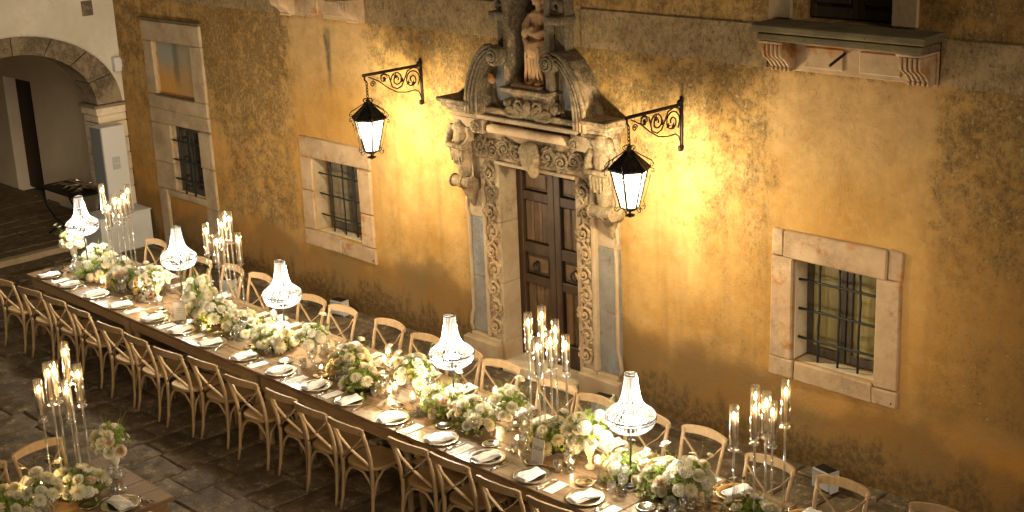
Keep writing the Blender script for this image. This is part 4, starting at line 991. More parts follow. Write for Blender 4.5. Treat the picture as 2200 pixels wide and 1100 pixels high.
# ------------------------------------------------------------------ cross-back chairs (local: facing +y, back at -y)
def chair_proto(label, group):
    C = empty('cross_back_chair', label=label, cat='chair', group=group); W = MT['oak']
    seat = MB(); n = 20; ring = []
    for k in range(n):
        a = 2 * PI * k / n; c, s = math.cos(a), math.sin(a); e = .62
        X = .215 * (abs(c) ** e) * (1 if c > 0 else -1); Y = .205 * (abs(s) ** e) * (1 if s > 0 else -1); X *= 1 + .10 * Y / .2; ring.append((X, Y))
    vs = [(x * f, y * f, z) for z, f in ((.432, .95), (.438, 1), (.458, 1), (.464, .965), (.461, .80), (.456, .4)) for x, y in ring]
    fs = [(i * n + j, i * n + (j + 1) % n, (i + 1) * n + (j + 1) % n, (i + 1) * n + j) for i in range(5) for j in range(n)] + [tuple(range(n - 1, -1, -1)), tuple(5 * n + j for j in range(n))]
    seat.add(vs, fs); seat.build('seat', MT['rattan'], C, angle=40)
    for s in (-1, 1):
        p = [(s * .205, -.245, .0), (s * .198, -.215, .12), (s * .192, -.195, .30), (s * .19, -.19, .44), (s * .194, -.205, .58), (s * .202, -.24, .72), (s * .208, -.285, .86)]
        MB().tube(p, [.0135, .015, .017, .018, .0175, .017, .015], 8).build('back_post', W, C, True)
        MB().tube([(s * .205, .185, .0), (s * .20, .178, .2), (s * .192, .165, .43)], [.0135, .016, .018], 8).build('front_leg', W, C, True)
        # bentwood braces under the seat
        MB().tube([(s * .195, -.195, .20), (s * .19, -.15, .34), (s * .18, -.06, .415), (s * .178, .05, .418), (s * .185, .12, .35), (s * .20, .175, .20)], .0115, 7).build('brace', W, C, True)
    for y in (-.19, .165):
        MB().tube([(-.195, y, .20), (-.16, y, .33), (-.08, y, .412), (.0, y, .425), (.08, y, .412), (.16, y, .33), (.195, y, .20)], .0115, 7).build('brace', W, C, True)
    tr = MB(); pts = []; m = 14
    rows = []
    for i in range(m + 1):
        t = -1 + 2 * i / m; x = t * .228; y = -.292 - .045 * (1 - t * t) + .012; hw = .036 * (1 - .15 * abs(t)) * (1 if abs(t) < .97 else .7); zc = .852 + .012 * (1 - t * t)
        rows.append([(x, y - .011, zc - hw), (x, y + .011, zc - hw), (x, y + .006 + .0, zc + hw), (x, y - .014, zc + hw)])
    vs = [q for r in rows for q in r]; fs = [(i * 4 + j, i * 4 + (j + 1) % 4, i * 4 + 4 + (j + 1) % 4, i * 4 + 4 + j) for i in range(m) for j in range(4)] + [(3, 2, 1, 0), (m * 4, m * 4 + 1, m * 4 + 2, m * 4 + 3)]
    tr.add(vs, fs); tr.build('top_rail', W, C, angle=50)
    for s in (-1, 1):
        pts = [(-s * .200, -.252, .815), (-s * .115, -.262, .715), (-s * .0, -.245 - .004 * s, .625), (s * .11, -.215, .545), (s * .186, -.185, .475)]
        MB().tube(pts, .016, 8, flat=(.9, .38) if True else None).build('cross_slat', W, C, True)
    for q in ((-.200, -.302, .845), (.200, -.302, .845), (0, -.262, .628)): MB().ell(q, (.007, .005, .007), 6, 4).build('bolt', MT['iron'], C)
    return C
proto = chair_proto('pale cross-back chair on the open courtyard side of the long table', 'chairs on the courtyard side of the long table')
FRONT = [(-15.18, -3.49, 9), (-14.56, -3.45, 9), (-14.03, -3.42, 5), (-13.48, -3.42, 2), (-12.73, -3.46, 6), (-12.21, -3.46, 0), (-11.60, -3.46, 8), (-11.10, -3.38, 6), (-10.41, -3.40, 9), (-9.84, -3.36, 3), (-9.38, -3.38, 2), (-8.88, -3.38, 3), (-8.17, -3.29, 6), (-7.69, -3.27, 2), (-7.10, -3.30, 4), (-6.57, -3.28, 5)]
BACK = [(-15.10, -1.49, 2), (-14.52, -1.52, -3), (-13.97, -1.55, -2), (-13.41, -1.48, -3), (-12.88, -1.46, 0), (-11.79, -1.55, 5), (-11.25, -1.55, 3), (-10.53, -1.51, 2), (-9.91, -1.55, 4), (-9.37, -1.54, 4), (-8.85, -1.56, 9), (-8.11, -1.58, 6), (-7.62, -1.60, 4), (-7.06, -1.58, 4), (-6.51, -1.53, 0), (-5.80, -1.62, 2), (-5.18, -1.58, 4), (-4.44, -1.50, 8)]
first = True
for k, (x, y, a) in enumerate(FRONT):
    o = proto if first else copy_tree(proto); first = False
    o['label'] = f'cross-back chair on the courtyard side of the long table, {ORD[k]} from the arch'
    r = math.radians(a * .8); o.location = (x - .305 * math.sin(r), y + .305 * math.cos(r), .004); o.rotation_euler = (0, 0, r)
for k, (x, y, a) in enumerate(BACK):
    o = copy_tree(proto); r = PI + math.radians(a * .8); o.location = (x - .305 * math.sin(r), y + .305 * math.cos(r), .004); o.rotation_euler = (0, 0, r)
    o['label'] = f'cross-back chair on the wall side of the long table, {ORD[k]} from the arch'; o['group'] = 'chairs on the wall side of the long table'
for (x, y, a, lb) in ((-10.47, -5.34, -86, 'pale cross-back chair at the corner end of the crosswise brown table'), (-10.42, -5.86, -94, 'pale cross-back chair second from the corner end of the crosswise brown table'), (-8.66, -5.52, 93, 'pale cross-back chair on the long table\'s side of the brown table')):
    o = copy_tree(proto); r = math.radians(a); o.location = (x - .305 * math.sin(r), y + .305 * math.cos(r), .004); o.rotation_euler = (0, 0, r); o['label'] = lb; o['group'] = 'chairs around the crosswise table'

# ------------------------------------------------------------------ beaded lamps
def lamp_proto():
    L = empty('beaded_table_lamp', cat='lamp', group='crystal beaded lamps along the table')
    MB().lathe([(.075, .0), (.075, .008), (.05, .016), (.012, .022), (.009, .05), (.008, .56), (.0, .57)], 16).build('stem', MT['lampmetal'], L, True)
    hz = 0.0
    up, lo = MB(), MB()
    prof = [(.048, .905), (.052, .85), (.060, .79), (.071, .73), (.087, .685), (.112, .648), (.150, .622), (.180, .600), (.190, .575)]
    low = [(.190, .566), (.187, .535), (.172, .503), (.142, .474), (.10, .454), (.045, .444)]
    def strand(mb, pr, a, step, r):
        L_ = 0; pts = [Vector((p[0] * math.cos(a), p[0] * math.sin(a), p[1])) for p in pr]
        for i in range(len(pts) - 1):
            seg = (pts[i + 1] - pts[i]).length; k = max(1, int(seg / step))
            for q in range(k):
                c = pts[i].lerp(pts[i + 1], q / k)
                mb.add([c + Vector(d) * r for d in ((1, 0, 0), (-1, 0, 0), (0, 1, 0), (0, -1, 0), (0, 0, 1.15), (0, 0, -1.15))],
                       [(0, 2, 4), (2, 1, 4), (1, 3, 4), (3, 0, 4), (2, 0, 5), (1, 2, 5), (3, 1, 5), (0, 3, 5)])
    for k in range(28): strand(up, prof, 2 * PI * k / 28, .0125, .0050)
    for k in range(34): strand(lo, low, 2 * PI * k / 34 + .05, .012, .0058)
    up.build('upper_beads', MT['bead'], L); lo.build('lower_beads', MT['bead'], L)
    for r, z, t in ((.049, .906, .0045), (.193, .572, .0065), (.192, .548, .0045)):
        MB().tube([(r * math.cos(2 * PI * i / 28), r * math.sin(2 * PI * i / 28), z) for i in range(29)], t, 5, False).build('ring', MT['lampmetal'], L, True)
    MB().tube([(0, 0, .56), (0, 0, .90)], .004, 5).build('rod', MT['lampmetal'], L)
    for z0, r1, z1 in ((.565, .188, .57), (.90, .05, .905)):
        cr = MB().ell((0, 0, z0), (.008, .008, .006), 6, 4)
        for k in range(3): a = 2 * PI * k / 3; cr.tube([(0, 0, z0), (r1 * math.cos(a), r1 * math.sin(a), z1)], .003, 4)
        cr.build('spider', MT['lampmetal'], L)
    for k in range(3):
        a = 2 * PI * k / 3 + .5; MB().ell((.05 * math.cos(a), .05 * math.sin(a), .545), (.014, .014, .022), 8, 6).build('bulb', MT['bulb'], L, True)
    ld = bpy.data.lights.new('bulb_light', 'POINT'); ld.energy = LAMP_W; ld.color = (1, .88, .70); ld.shadow_soft_size = .05
    o = link('bulb_light', ld, L); o.location = (0, 0, .60)
    return L
lamp0 = lamp_proto()
LAMPS = [(-15.04, 'first'), (-12.93, 'second'), (-11.02, 'third'), (-8.51, 'fourth'), (-6.50, 'fifth')]
ll = ['lit crystal beaded lamp at the passage end of the long table', 'lit crystal beaded lamp between the first two clusters of tall candles', 'lit crystal beaded lamp just past the second cluster of tall candles from the arch', 'lit crystal beaded lamp in front of the portal door', 'lit crystal beaded lamp between the year sign and the curtained window']
for k, (x, _) in enumerate(LAMPS):
    o = lamp0 if k == 0 else copy_tree(lamp0); o.location = (x, -2.46, .762); o.rotation_euler = ((.012, -.015, .02, -.01, .014)[k], (-.014, .01, .008, .018, -.012)[k], k * .7); o['label'] = ll[k]

# ------------------------------------------------------------------ tall acrylic candelabra
def candle_unit(par, x, y, h, lean=0.0):
    """one stem of the cluster with holder, chimney, candle and flame; h = height of the cup"""
    U = Matrix.Translation((x, y, 0)) @ Matrix.Rotation(lean, 4, 'Y')
    key = 'candle_unit'
    for nm, mb, mat, sm in UNIT:
        if nm == 'stem':
            o = link('stem', mb, par, U @ Matrix.Diagonal((1, 1, h, 1)))
        else:
            o = link(nm, mb, par, U @ Matrix.Translation((0, 0, h)))
UNIT = []
UNIT.append(('stem', MB().tube([(0, 0, .012), (0, 0, 1.0)], .0085, 8).mesh('stem', MT['acrylic'], True), None, 1))
UNIT.append(('cup', MB().lathe([(.012, -.005), (.034, .0), (.037, .008), (.030, .012), (.016, .016), (.016, .03), (.030, .036), (.033, .044), (.024, .05), (.0, .05)], 14).mesh('cup', MT['crystal'], True), None, 1))
UNIT.append(('chimney', MB().lathe([(.0315, .045), (.033, .10), (.033, .345), (.0305, .345), (.0305, .05)], 18).mesh('chimney', MT['glass'], True), None, 1))
UNIT[-1][1].polygons.foreach_set('use_smooth', [True] * len(UNIT[-1][1].polygons))
UNIT.append(('candle', MB().lathe([(.0125, .045), (.0115, .235), (.010, .242), (.0, .240)], 10).mesh('candle', MT['wax'], True), None, 1))
FL = MB().lathe([(.002, .0), (.007, .009), (.009, .019), (.0065, .034), (.0025, .048), (.0, .054)], 8).mesh('flame', MT['flame'], True)
UNIT2 = ('flame', FL)
def candelabra(loc, stems, label):
    c = empty('candelabra', loc, label=label, cat='candelabra', group='clusters of tall glass chimney candles')
    MB().lathe([(.15, .0), (.15, .010), (.145, .014), (.0, .014)], 28).build('base', MT['acrylic'], c)
    for (x, y, h, le) in stems:
        candle_unit(c, x, y, h, le)
        link('flame', FL, c, Matrix.Translation((x, y, 0)) @ Matrix.Rotation(le, 4, 'Y') @ Matrix.Translation((0, 0, h + .242)))
    return c
TZ = .7615
CL = [((-14.45, -2.43), [(-0.041, -0.015, 0.794), (0.085, -0.032, 0.615), (-0.04, 0.12, 0.642), (0.11, 0.106, 0.66), (0.028, 0.211, 0.695), (0.137, 0.205, 0.776)], 'cluster of tall glass chimney candles nearest the passage arch'),
      ((-12.2, -2.42), [(-0.07, -0.058, 0.72), (0.081, -0.04, 0.628), (-0.019, 0.143, 0.815), (0.082, 0.04, 0.788), (0.022, 0.173, 0.813), (0.144, 0.182, 0.606)], 'cluster of tall glass chimney candles between the second and third beaded lamps from the arch'),
      ((-7.42, -2.43), [(-0.105, -0.064, 0.822), (0.028, -0.1, 0.657), (-0.071, 0.056, 0.855), (0.07, 0.0, 0.689), (0.016, 0.116, 0.74), (0.141, 0.101, 0.645)], 'cluster of tall glass chimney candles in front of the portal door, behind the year sign'),
      ((-5.42, -2.42), [(-0.104, -0.04, 0.581), (0.082, -0.051, 0.694), (-0.023, 0.095, 0.707), (0.12, 0.027, 0.723), (0.086, 0.151, 0.599), (0.213, 0.121, 0.799)], 'cluster of tall glass chimney candles in front of the curtained window'),
      ((-9.68, -5.42), [(-0.089, -0.126, 0.609), (0.055, -0.097, 0.774), (-0.091, 0.017, 0.717), (0.076, 0.049, 0.901), (-0.043, 0.075, 0.549), (0.088, 0.123, 0.704)], 'cluster of tall glass chimney candles on the crosswise brown table')]
for (cx, cy_), st, lb in CL:
    mx = sum(s[0] for s in st) / 6; my = sum(s[1] for s in st) / 6
    candelabra((cx + mx, cy_ + my, TZ), [(s[0] - mx, s[1] - my, s[2], 0) for s in st], lb)

# ------------------------------------------------------------------ place settings
def setting_protos():
    P = {}
    o = MB().lathe([(.0, .004), (.095, .004), (.102, .010), (.146, .017), (.150, .016), (.147, .012), (.104, .002), (.09, .0), (.0, .0)], 36).build('charger_plate', MT['silver'], None, True); P['plate'] = o
    o = MB().lathe([(.0, .004), (.05, .004), (.056, .011), (.074, .014), (.077, .012), (.058, .004), (.05, .0), (.0, .0)], 28).build('bread_plate', MT['silver'], None, True); P['bread'] = o
    def napkin(seed):
        rr = random.Random(seed); nb = MB()                # folded linen: soft layered slab, seven by four grid
        for lay, (lx, ly, z0, z1) in enumerate(((.062, .118, .0, .010), (.058, .112, .0095, .019), (.050, .106, .0185, .025))):
            nx, ny = 6, 9; top, bot = [], []
            for j in range(ny + 1):
                for i in range(nx + 1):
                    u, v = -1 + 2 * i / nx, -1 + 2 * j / ny; e = 1 - .10 * abs(v) ** 6; d = .25 + .75 * (1 - max(abs(u), abs(v)) ** 8)
                    wob = .0035 * math.sin(3 * u + 5 * v + seed + lay) + rr.uniform(-.0014, .0014)
                    x = u * lx + .004 * math.sin(v * 4 + seed + lay); y = v * ly + .004 * math.sin(u * 3 + seed)
                    zm = z0 + (z1 - z0) * d + wob * (lay + 1) / 2
                    top.append((x, y, zm)); bot.append((x, y, z0))
            q = len(top); idx = lambda i, j: j * (nx + 1) + i; fs = []
            for j in range(ny):
                for i in range(nx): fs.append((idx(i, j), idx(i + 1, j), idx(i + 1, j + 1), idx(i, j + 1))); fs.append((q + idx(i, j + 1), q + idx(i + 1, j + 1), q + idx(i + 1, j), q + idx(i, j)))
            edge = [idx(i, 0) for i in range(nx)] + [idx(nx, j) for j in range(ny)] + [idx(i, ny) for i in range(nx, 0, -1)] + [idx(0, j) for j in range(ny, 0, -1)]
            for a, b in zip(edge, edge[1:] + edge[:1]): fs.append((q + a, q + b, b, a))
            nb.add(top + bot, fs)
        return nb.build('napkin', MT['linen'], None, angle=60)
    P['napkin'] = [napkin(s) for s in (1, 2, 3, 4)]
    P['card'] = MB().cbox(-.048, .048, -.098, .098, 0, .0016, .0004).build('menu_card', MT['card'])
    ink = MB()
    for k in range(7): w = .018 + .012 * ((k * 5) % 3); ink.box(-w, w, .060 - k * .019, .0625 - k * .019, .0017, .0019)
    io = ink.build('print', MT['ink'], P['card'])
    def handle(mb, y0, y1, r): mb.tube([(0, y0, .004), (0, (y0 + y1) / 2, .006), (0, y1, .005)], [r * 1.3, r, r * .8], 6, flat=(1, .5))
    f = MB(); handle(f, -.10, .03, .0055); f.add([(-.011, .045, .004), (.011, .045, .004), (.012, .07, .006), (-.012, .07, .006), (-.004, .028, .004), (.004, .028, .004)], [(0, 1, 2, 3), (4, 5, 1, 0)])
    for k in range(4): f.tube([(-.0095 + .0063 * k, .068, .006), (-.0095 + .0063 * k, .105, .003)], .0017, 4)
    P['fork'] = f.build('fork', MT['cutlery'], None, True)
    k_ = MB(); handle(k_, -.11, .01, .006); k_.add([(-.007, .008, .004), (.008, .008, .004), (.009, .09, .004), (.002, .115, .004), (-.007, .10, .004)], [(0, 1, 2, 3, 4)]); P['knife'] = k_.build('knife', MT['cutlery'], None, True)
    s = MB(); handle(s, -.09, .045, .005); s.ell((0, .07, .006), (.018, .027, .005), 10, 6); P['spoon'] = s.build('spoon', MT['cutlery'], None, True)
    wine = [(.033, .0), (.033, .003), (.012, .008), (.0055, .016), (.005, .06), (.009, .072), (.006, .08), (.020, .092), (.030, .108), (.034, .135), (.036, .168), (.0335, .168), (.031, .135), (.026, .108), (.008, .096), (.0, .095)]
    P['wine'] = MB().lathe(wine, 16, rib=.025).build('wine_glass', MT['crystal'], None, True)
    P['water'] = MB().lathe([(r * 1.14, z * 1.14) for r, z in wine], 16, rib=.025).build('water_goblet', MT['crystal'], None, True)
    P['tumbler'] = MB().lathe([(.030, .0), (.033, .004), (.036, .088), (.0335, .088), (.030, .012), (.0, .010)], 16, rib=.03).build('tumbler', MT['crystal'], None, True)
    return P
SP = setting_protos(); USED = set()
def put(key, x, y, z, rz, label, cat, group, variant=None, tilt=(0, 0)):
    src = SP[key] if variant is None else SP[key][variant]
    k = (key, variant); o = src if k not in USED else copy_tree(src); USED.add(k)
    o.location = (x, y, z); o.rotation_euler = (tilt[0], tilt[1], rz); tag(o, label, cat, group); return o
CARD_SKIP = set()
def place(x, y, rot, side, i, card=True, rr=random.Random(11), frm='from the arch'):
    """a cover laid for one guest; rot 0 = guest on the -y side"""
    w_ = f'at the {ORD[i]} place {frm}, {side}'
    c, s = math.cos(rot), math.sin(rot); J = lambda a=.008: rr.uniform(-a, a)
    def at(dx, dy): return (x + dx * c - dy * s, y + dx * s + dy * c)
    px, py = at(J(), J())
    put('plate', px, py, TZ, 0, f'charger plate {w_}', 'plate', f'charger plates on the {side}')
    nx, ny = px + J() - .012 * s, py + J() - .02 * c; put('napkin', nx, ny, TZ + .0155, rot + rr.uniform(-.18, .18) - .1, f'folded napkin {w_}', 'napkin', f'napkins, {side}', variant=i % 4)
    bx, by = at(-.175 + J(.015), .185 + J(.012)); put('bread', bx, by, TZ, 0, f'silver dish {w_}', 'dish', f'bread dishes on the {side}')
    if card:
        qx, qy = at(.272 + J(.012), -.02 + J(.015)); put('card', qx, qy, TZ, rot + rr.uniform(-.10, .06), f'menu card {w_}', 'menu card', f'menu cards on the {side}')
    fx, fy = at(.172, -.03 + J()); put('fork', fx, fy, TZ, rot + rr.uniform(-.08, .08), f'silver fork {w_}', 'fork', f'forks on the {side}')
    fx, fy = at(.195, -.035 + J()); put('knife', fx, fy, TZ, rot + rr.uniform(-.08, .08), f'silver knife {w_}', 'knife', f'knives on the {side}')
    fx, fy = at(-.03, .20 + J()); put('spoon', fx, fy, TZ, rot - 1.35 + rr.uniform(-.15, .15), f'dessert spoon {w_}', 'spoon', f'spoons on the {side}')
    gx, gy = at(.085 + J(.012), .215 + J(.012)); put('tumbler', gx, gy, TZ, 0, f'crystal tumbler {w_}', 'tumbler', f'tumblers on the {side}')
    gx, gy = at(.165 + J(.012), .235 + J(.012)); put('wine', gx, gy, TZ, 0, f'wine glass {w_}', 'wine glass', f'wine glasses on the {side}')
    gx, gy = at(.115 + J(.012), .305 + J(.012)); put('water', gx, gy, TZ, 0, f'crystal goblet {w_}', 'goblet', f'goblets on the {side}')
PL = [-15.21, -14.67, -14.09, -13.53, -12.84, -12.29, -11.72, -11.13, -10.54, -9.97, -9.46, -8.85, -8.22, -7.67, -7.16, -6.59, -6.0]
for i, x in enumerate(PL): place(x, -2.865, 0, 'courtyard edge of long table', i, card=(i not in (1, 2, 6, 10, 13)))
for i, b in enumerate(BACK): place(b[0], -2.06, PI, 'wall edge of long table', i, card=i % 3 != 1)
place(-9.17, -5.30, PI / 2, 'long table side of crosswise table', 0, card=False, frm='from its corner')
place(-9.17, -5.88, PI / 2, 'long table side of crosswise table', 1, card=False, frm='from its corner')
place(-9.94, -5.34, -PI / 2, 'chair back side of crosswise table', 0, card=True, frm='from its corner')

# ------------------------------------------------------------------ flowers
def petal(mb, a, r0, r1, z0, z1, wd, cup, roll=0.0):
    """one petal as a three-row strip from radius r0,z0 to r1,z1"""
    ca, sa = math.cos(a), math.sin(a); vs = []
    for t, ww, dz in ((0, .35, 0), (.5, 1, cup), (1, .55, 0)):
        r = r0 + (r1 - r0) * t; z = z0 + (z1 - z0) * t + dz
        for q in (-1, 0, 1):
            u = q * wd * ww * .5; vs.append((ca * r - sa * u, sa * r + ca * u, z + (abs(q) * wd * .25)))
    mb.add(vs, [(0, 1, 4, 3), (1, 2, 5, 4), (3, 4, 7, 6), (4, 5, 8, 7)])
def bloom_meshes():
    B = {}
    rr = random.Random(5)
    mb = MB()                                              # chrysanthemum, radius about 6 cm
    for ring, (n, r1, z1, z0, wd) in enumerate(((18, .060, .002, -.008, .017), (18, .056, .016, -.002, .016), (16, .048, .028, .006, .015), (13, .038, .037, .014, .013), (10, .026, .042, .020, .011), (7, .014, .044, .026, .009))):
        for k in range(n):
            a = 2 * PI * (k + .5 * (ring % 2)) / n + rr.uniform(-.1, .1); petal(mb, a, .004, r1 * rr.uniform(.9, 1.08), z0, z1 + rr.uniform(-.004, .004), wd, .006)
    B['mum'] = mb.mesh('blossom', MT['petal'], True)
    mb = MB()                                              # garden rose: nested cups
    for ring, (n, r, h, op) in enumerate(((6, .034, .026, .75), (5, .027, .034, .4), (5, .020, .038, .15), (4, .012, .040, -.05), (3, .006, .040, -.1))):
        for k in range(n):
            a = 2 * PI * k / n + ring * .6 + rr.uniform(-.1, .1); vs = []; W = 2.3 * PI / n
            for i in range(4):
                t = i / 3; R = r * (.35 + .65 * math.sin(t * PI * .5)) + op * .014 * t * t; z = -.012 + h * t - (.008 * t * t if op > .5 else 0)
                for j in range(4): b = a + W * (-.5 + j / 3) * (1 - .25 * t * t); vs.append((R * math.cos(b), R * math.sin(b), z))
            mb.add(vs, [(i * 4 + j, i * 4 + j + 1, i * 4 + 5 + j, i * 4 + 4 + j) for i in range(3) for j in range(3)])
    B['rose'] = mb.mesh('blossom', MT['petal_white'], True); B['blush'] = mb.mesh('blossom', MT['petal_blush'], True)
    mb = MB()                                              # spray of small daisies / lisianthus
    for k in range(12): petal(mb, 2 * PI * k / 12, .003, .026 * rr.uniform(.9, 1.1), .0, .006, .012, .004)
    for k in range(7): petal(mb, 2 * PI * k / 7, .002, .014, .003, .012, .009, .003)
    B['daisy'] = mb.mesh('blossom', MT['petal_white'], True)
    mb = MB()                                              # hydrangea-like puff
    for k in range(60):
        z = 1 - 1.5 * (k + .5) / 60; a = k * 2.39996; r = math.sqrt(max(0, 1 - z * z)); c = Vector((r * math.cos(a), r * math.sin(a), z)); p = c * .045
        t = c.cross(Vector((0, 0, 1)));  t = t.normalized() if t.length > .01 else Vector((1, 0, 0)); b = c.cross(t)
        for q in range(4):
            aa = q * PI / 2 + k; d = t * math.cos(aa) + b * math.sin(aa); e = t * -math.sin(aa) + b * math.cos(aa)
            mb.add([p, p + d * .007 + e * .006 + c * .003, p + d * .014 + c * .001, p + d * .007 - e * .006 + c * .003], [(0, 1, 2, 3)])
    B['puff'] = mb.mesh('blossom', MT['petal_white'], False)
    mb = MB().ell((0, 0, 0), (.011, .011, .013), 7, 5)
    for k in range(9): a = 2 * PI * k / 9; mb.tube([(.009 * math.cos(a), .009 * math.sin(a), .006), (.015 * math.cos(a), .015 * math.sin(a), .014)], [.003, .001], 4)
    B['pod'] = mb.mesh('seed_head', MT['pod'], True)
    return B
BL = bloom_meshes()
def foliage(seed, R, H, n_blade, n_leaf, n_fern):
    rr = random.Random(seed); mb = MB()
    for k in range(n_blade):                               # grass blades
        a = rr.uniform(0, 2 * PI); r = R * rr.uniform(.05, .5); ln = H * rr.uniform(.7, 1.5); out = rr.uniform(.1, .55); wd = rr.uniform(.0022, .0045); pts = []
        for i in range(4):
            t = i / 3; rad = r + out * ln * t ** 1.6; pts.append((rad * math.cos(a), rad * math.sin(a), .02 + ln * (t - .22 * t * t)))
        nx, ny = -math.sin(a), math.cos(a); vs = []
        for i, p in enumerate(pts): w_ = wd * (1 - i / 3.2); vs += [(p[0] + nx * w_, p[1] + ny * w_, p[2]), (p[0] - nx * w_, p[1] - ny * w_, p[2])]
        mb.add(vs, [(0, 1, 3, 2), (2, 3, 5, 4), (4, 5, 7, 6)])
    for k in range(n_leaf):                                # broad leaves low in the mass
        th, ph = rr.uniform(0, 2 * PI), rr.uniform(.1, 1.5); d = Vector((math.cos(th) * math.sin(ph), math.sin(th) * math.sin(ph), math.cos(ph))); c = Vector((d.x * R * rr.uniform(.5, 1), d.y * R * rr.uniform(.5, 1), .02 + d.z * H * rr.uniform(.3, .8)))
        ln, wd = rr.uniform(.03, .055), rr.uniform(.010, .02); t = d.cross(Vector((rr.uniform(-1, 1), rr.uniform(-1, 1), rr.uniform(-1, 1)))); t = t.normalized() if t.length > .01 else Vector((1, 0, 0)); g = (d * .6 + t.cross(d) * .8).normalized()
        mb.add([c, c + g * ln * .5 + t * wd + d * .004, c + g * ln, c + g * ln * .5 - t * wd + d * .004], [(0, 1, 2, 3)])
    for k in range(n_fern):                                # feathery fern fronds
        a = rr.uniform(0, 2 * PI); ln = H * rr.uniform(.8, 1.3); lean = rr.uniform(.3, .9); prev = None
        for i in range(10):
            t = i / 9; p = Vector((R * .3 * math.cos(a) + math.cos(a) * ln * lean * t, R * .3 * math.sin(a) + math.sin(a) * ln * lean * t, .03 + ln * (t - .35 * t * t)))
            if i > 2:
                for q in range(5):
                    b = rr.uniform(0, 2 * PI); e = Vector((math.cos(b), math.sin(b), rr.uniform(-.2, .6))) * rr.uniform(.012, .03) * (1.2 - t); s_ = e.cross(Vector((0, 0, 1))).normalized() * .0012
                    mb.add([p - s_, p + s_, p + e], [(0, 1, 2)])
            if prev is not None: s_ = Vector((-math.sin(a), math.cos(a), 0)) * .0012; mb.add([prev - s_, prev + s_, p + s_, p - s_], [(0, 1, 2, 3)])
            prev = p
    return mb.mesh('foliage', MT['leaf'], False)
FOL = [foliage(i, .20, .20, 75, 230, 34) for i in range(4)]
FOLU = [foliage(20 + i, .125, .18, 36, 130, 20) for i in range(3)]
def dress(par, seed, R, H, z, kinds, n, wisps, up):
    """scatter blossoms over a dome"""
    rr = random.Random(seed); pts = []
    tries = 0
    while len(pts) < n and tries < 1500:
        tries += 1; th = rr.uniform(0, 2 * PI); cz = rr.uniform(.05 if not up else -.25, .98); sr = math.sqrt(1 - cz * cz); k = rr.choice(kinds); size = {'mum': .058, 'rose': .034, 'blush': .034, 'daisy': .026, 'puff': .046}[k] * rr.uniform(.85, 1.25)
        d = Vector((math.cos(th) * sr, math.sin(th) * sr, cz)); p = Vector((d.x * R[0], d.y * R[1], z + max(cz, -.3) * H)) * 1.0
        if any((p - q).length < (size + s) * .66 for q, s in pts): continue
        pts.append((p, size)); base = {'mum': .058, 'rose': .034, 'blush': .034, 'daisy': .026, 'puff': .046}[k]
        ax = (d + Vector((rr.uniform(-.4, .4), rr.uniform(-.4, .4), .35))).normalized(); M = Matrix.Translation(p) @ ax.to_track_quat('Z', 'Y').to_matrix().to_4x4() @ Matrix.Rotation(rr.uniform(0, 6), 4, 'Z') @ Matrix.Diagonal((*(size / base,) * 3, 1))
        link('blossom', BL[k], par, M)
    for k in range(wisps):
        a = rr.uniform(0, 2 * PI); ln = rr.uniform(.16, .30); lean = rr.uniform(.15, .6); q0 = Vector((math.cos(a) * R[0] * .4, math.sin(a) * R[1] * .4, z)); q1 = q0 + Vector((math.cos(a) * lean * ln, math.sin(a) * lean * ln, ln))
        st = MB().tube([q0, q0.lerp(q1, .5) + Vector((0, 0, .015)), q1], .0016, 4).build('stalk', MT['leaf'], par)
        kd = rr.choice(['pod', 'pod', 'daisy', 'rose']); link('flower_head', BL[kd], st, Matrix.Translation(q1) @ (Vector((math.cos(a) * .4, math.sin(a) * .4, 1))).to_track_quat('Z', 'Y').to_matrix().to_4x4())
def low_arrangement(x, y, seed, R, H, kinds, n, wisps, label, z0=TZ):
    A = empty('flower_arrangement', (x, y, z0), label=label, cat='flowers', group='low flower arrangements')
    tray = MB().lathe([(.09, 0), (.10, .004), (.10, .03), (.0, .03)], 16).build('bowl', MT['black'], A)
    f = link('foliage', FOL[seed % 4], A, Matrix.Rotation(seed * 1.1, 4, 'Z') @ Matrix.Diagonal((R[0] / .17, R[1] / .17, H / .17, 1))); f['kind'] = 'stuff'
    dress(A, seed, R, H, .03, kinds, n, wisps, False); return A
URN = [(.050, .0), (.052, .008), (.030, .016), (.018, .030), (.016, .045), (.024, .055), (.018, .065), (.030, .075), (.046, .10), (.050, .14), (.056, .175), (.059, .18), (.052, .18), (.045, .15), (.0, .15)]
def urn_arrangement(x, y, seed, kind, R, H, kinds, n, wisps, label, z0=TZ):
    A = empty('flower_urn', (x, y, z0), label=label, cat='flower vase', group='footed vases of flowers')
    sc_ = {'tall': (.85, 1.45), 'urn': (1, 1), 'glass': (.9, 1.0)}[kind]
    MB().lathe([(r * sc_[0], z * sc_[1]) for r, z in URN], 24, rib=.03 if kind != 'urn' or seed % 2 else 0).build('urn', MT['crystal'] if kind == 'glass' else MT['white_urn'], A, True)
    z = .17 * sc_[1]
    f = link('foliage', FOLU[seed % 3], A, Matrix.Translation((0, 0, z)) @ Matrix.Rotation(seed * 1.3, 4, 'Z') @ Matrix.Diagonal((R[0] / .12, R[1] / .12, H / .14, 1))); f['kind'] = 'stuff'
    dress(A, seed, R, H, z + .035, kinds, n, wisps, True); return A
MIX = ['mum', 'mum', 'rose', 'puff', 'daisy', 'rose', 'mum', 'blush']; WH = ['mum', 'puff', 'puff', 'rose', 'daisy']; RO = ['rose', 'rose', 'rose', 'blush', 'daisy', 'mum', 'mum']
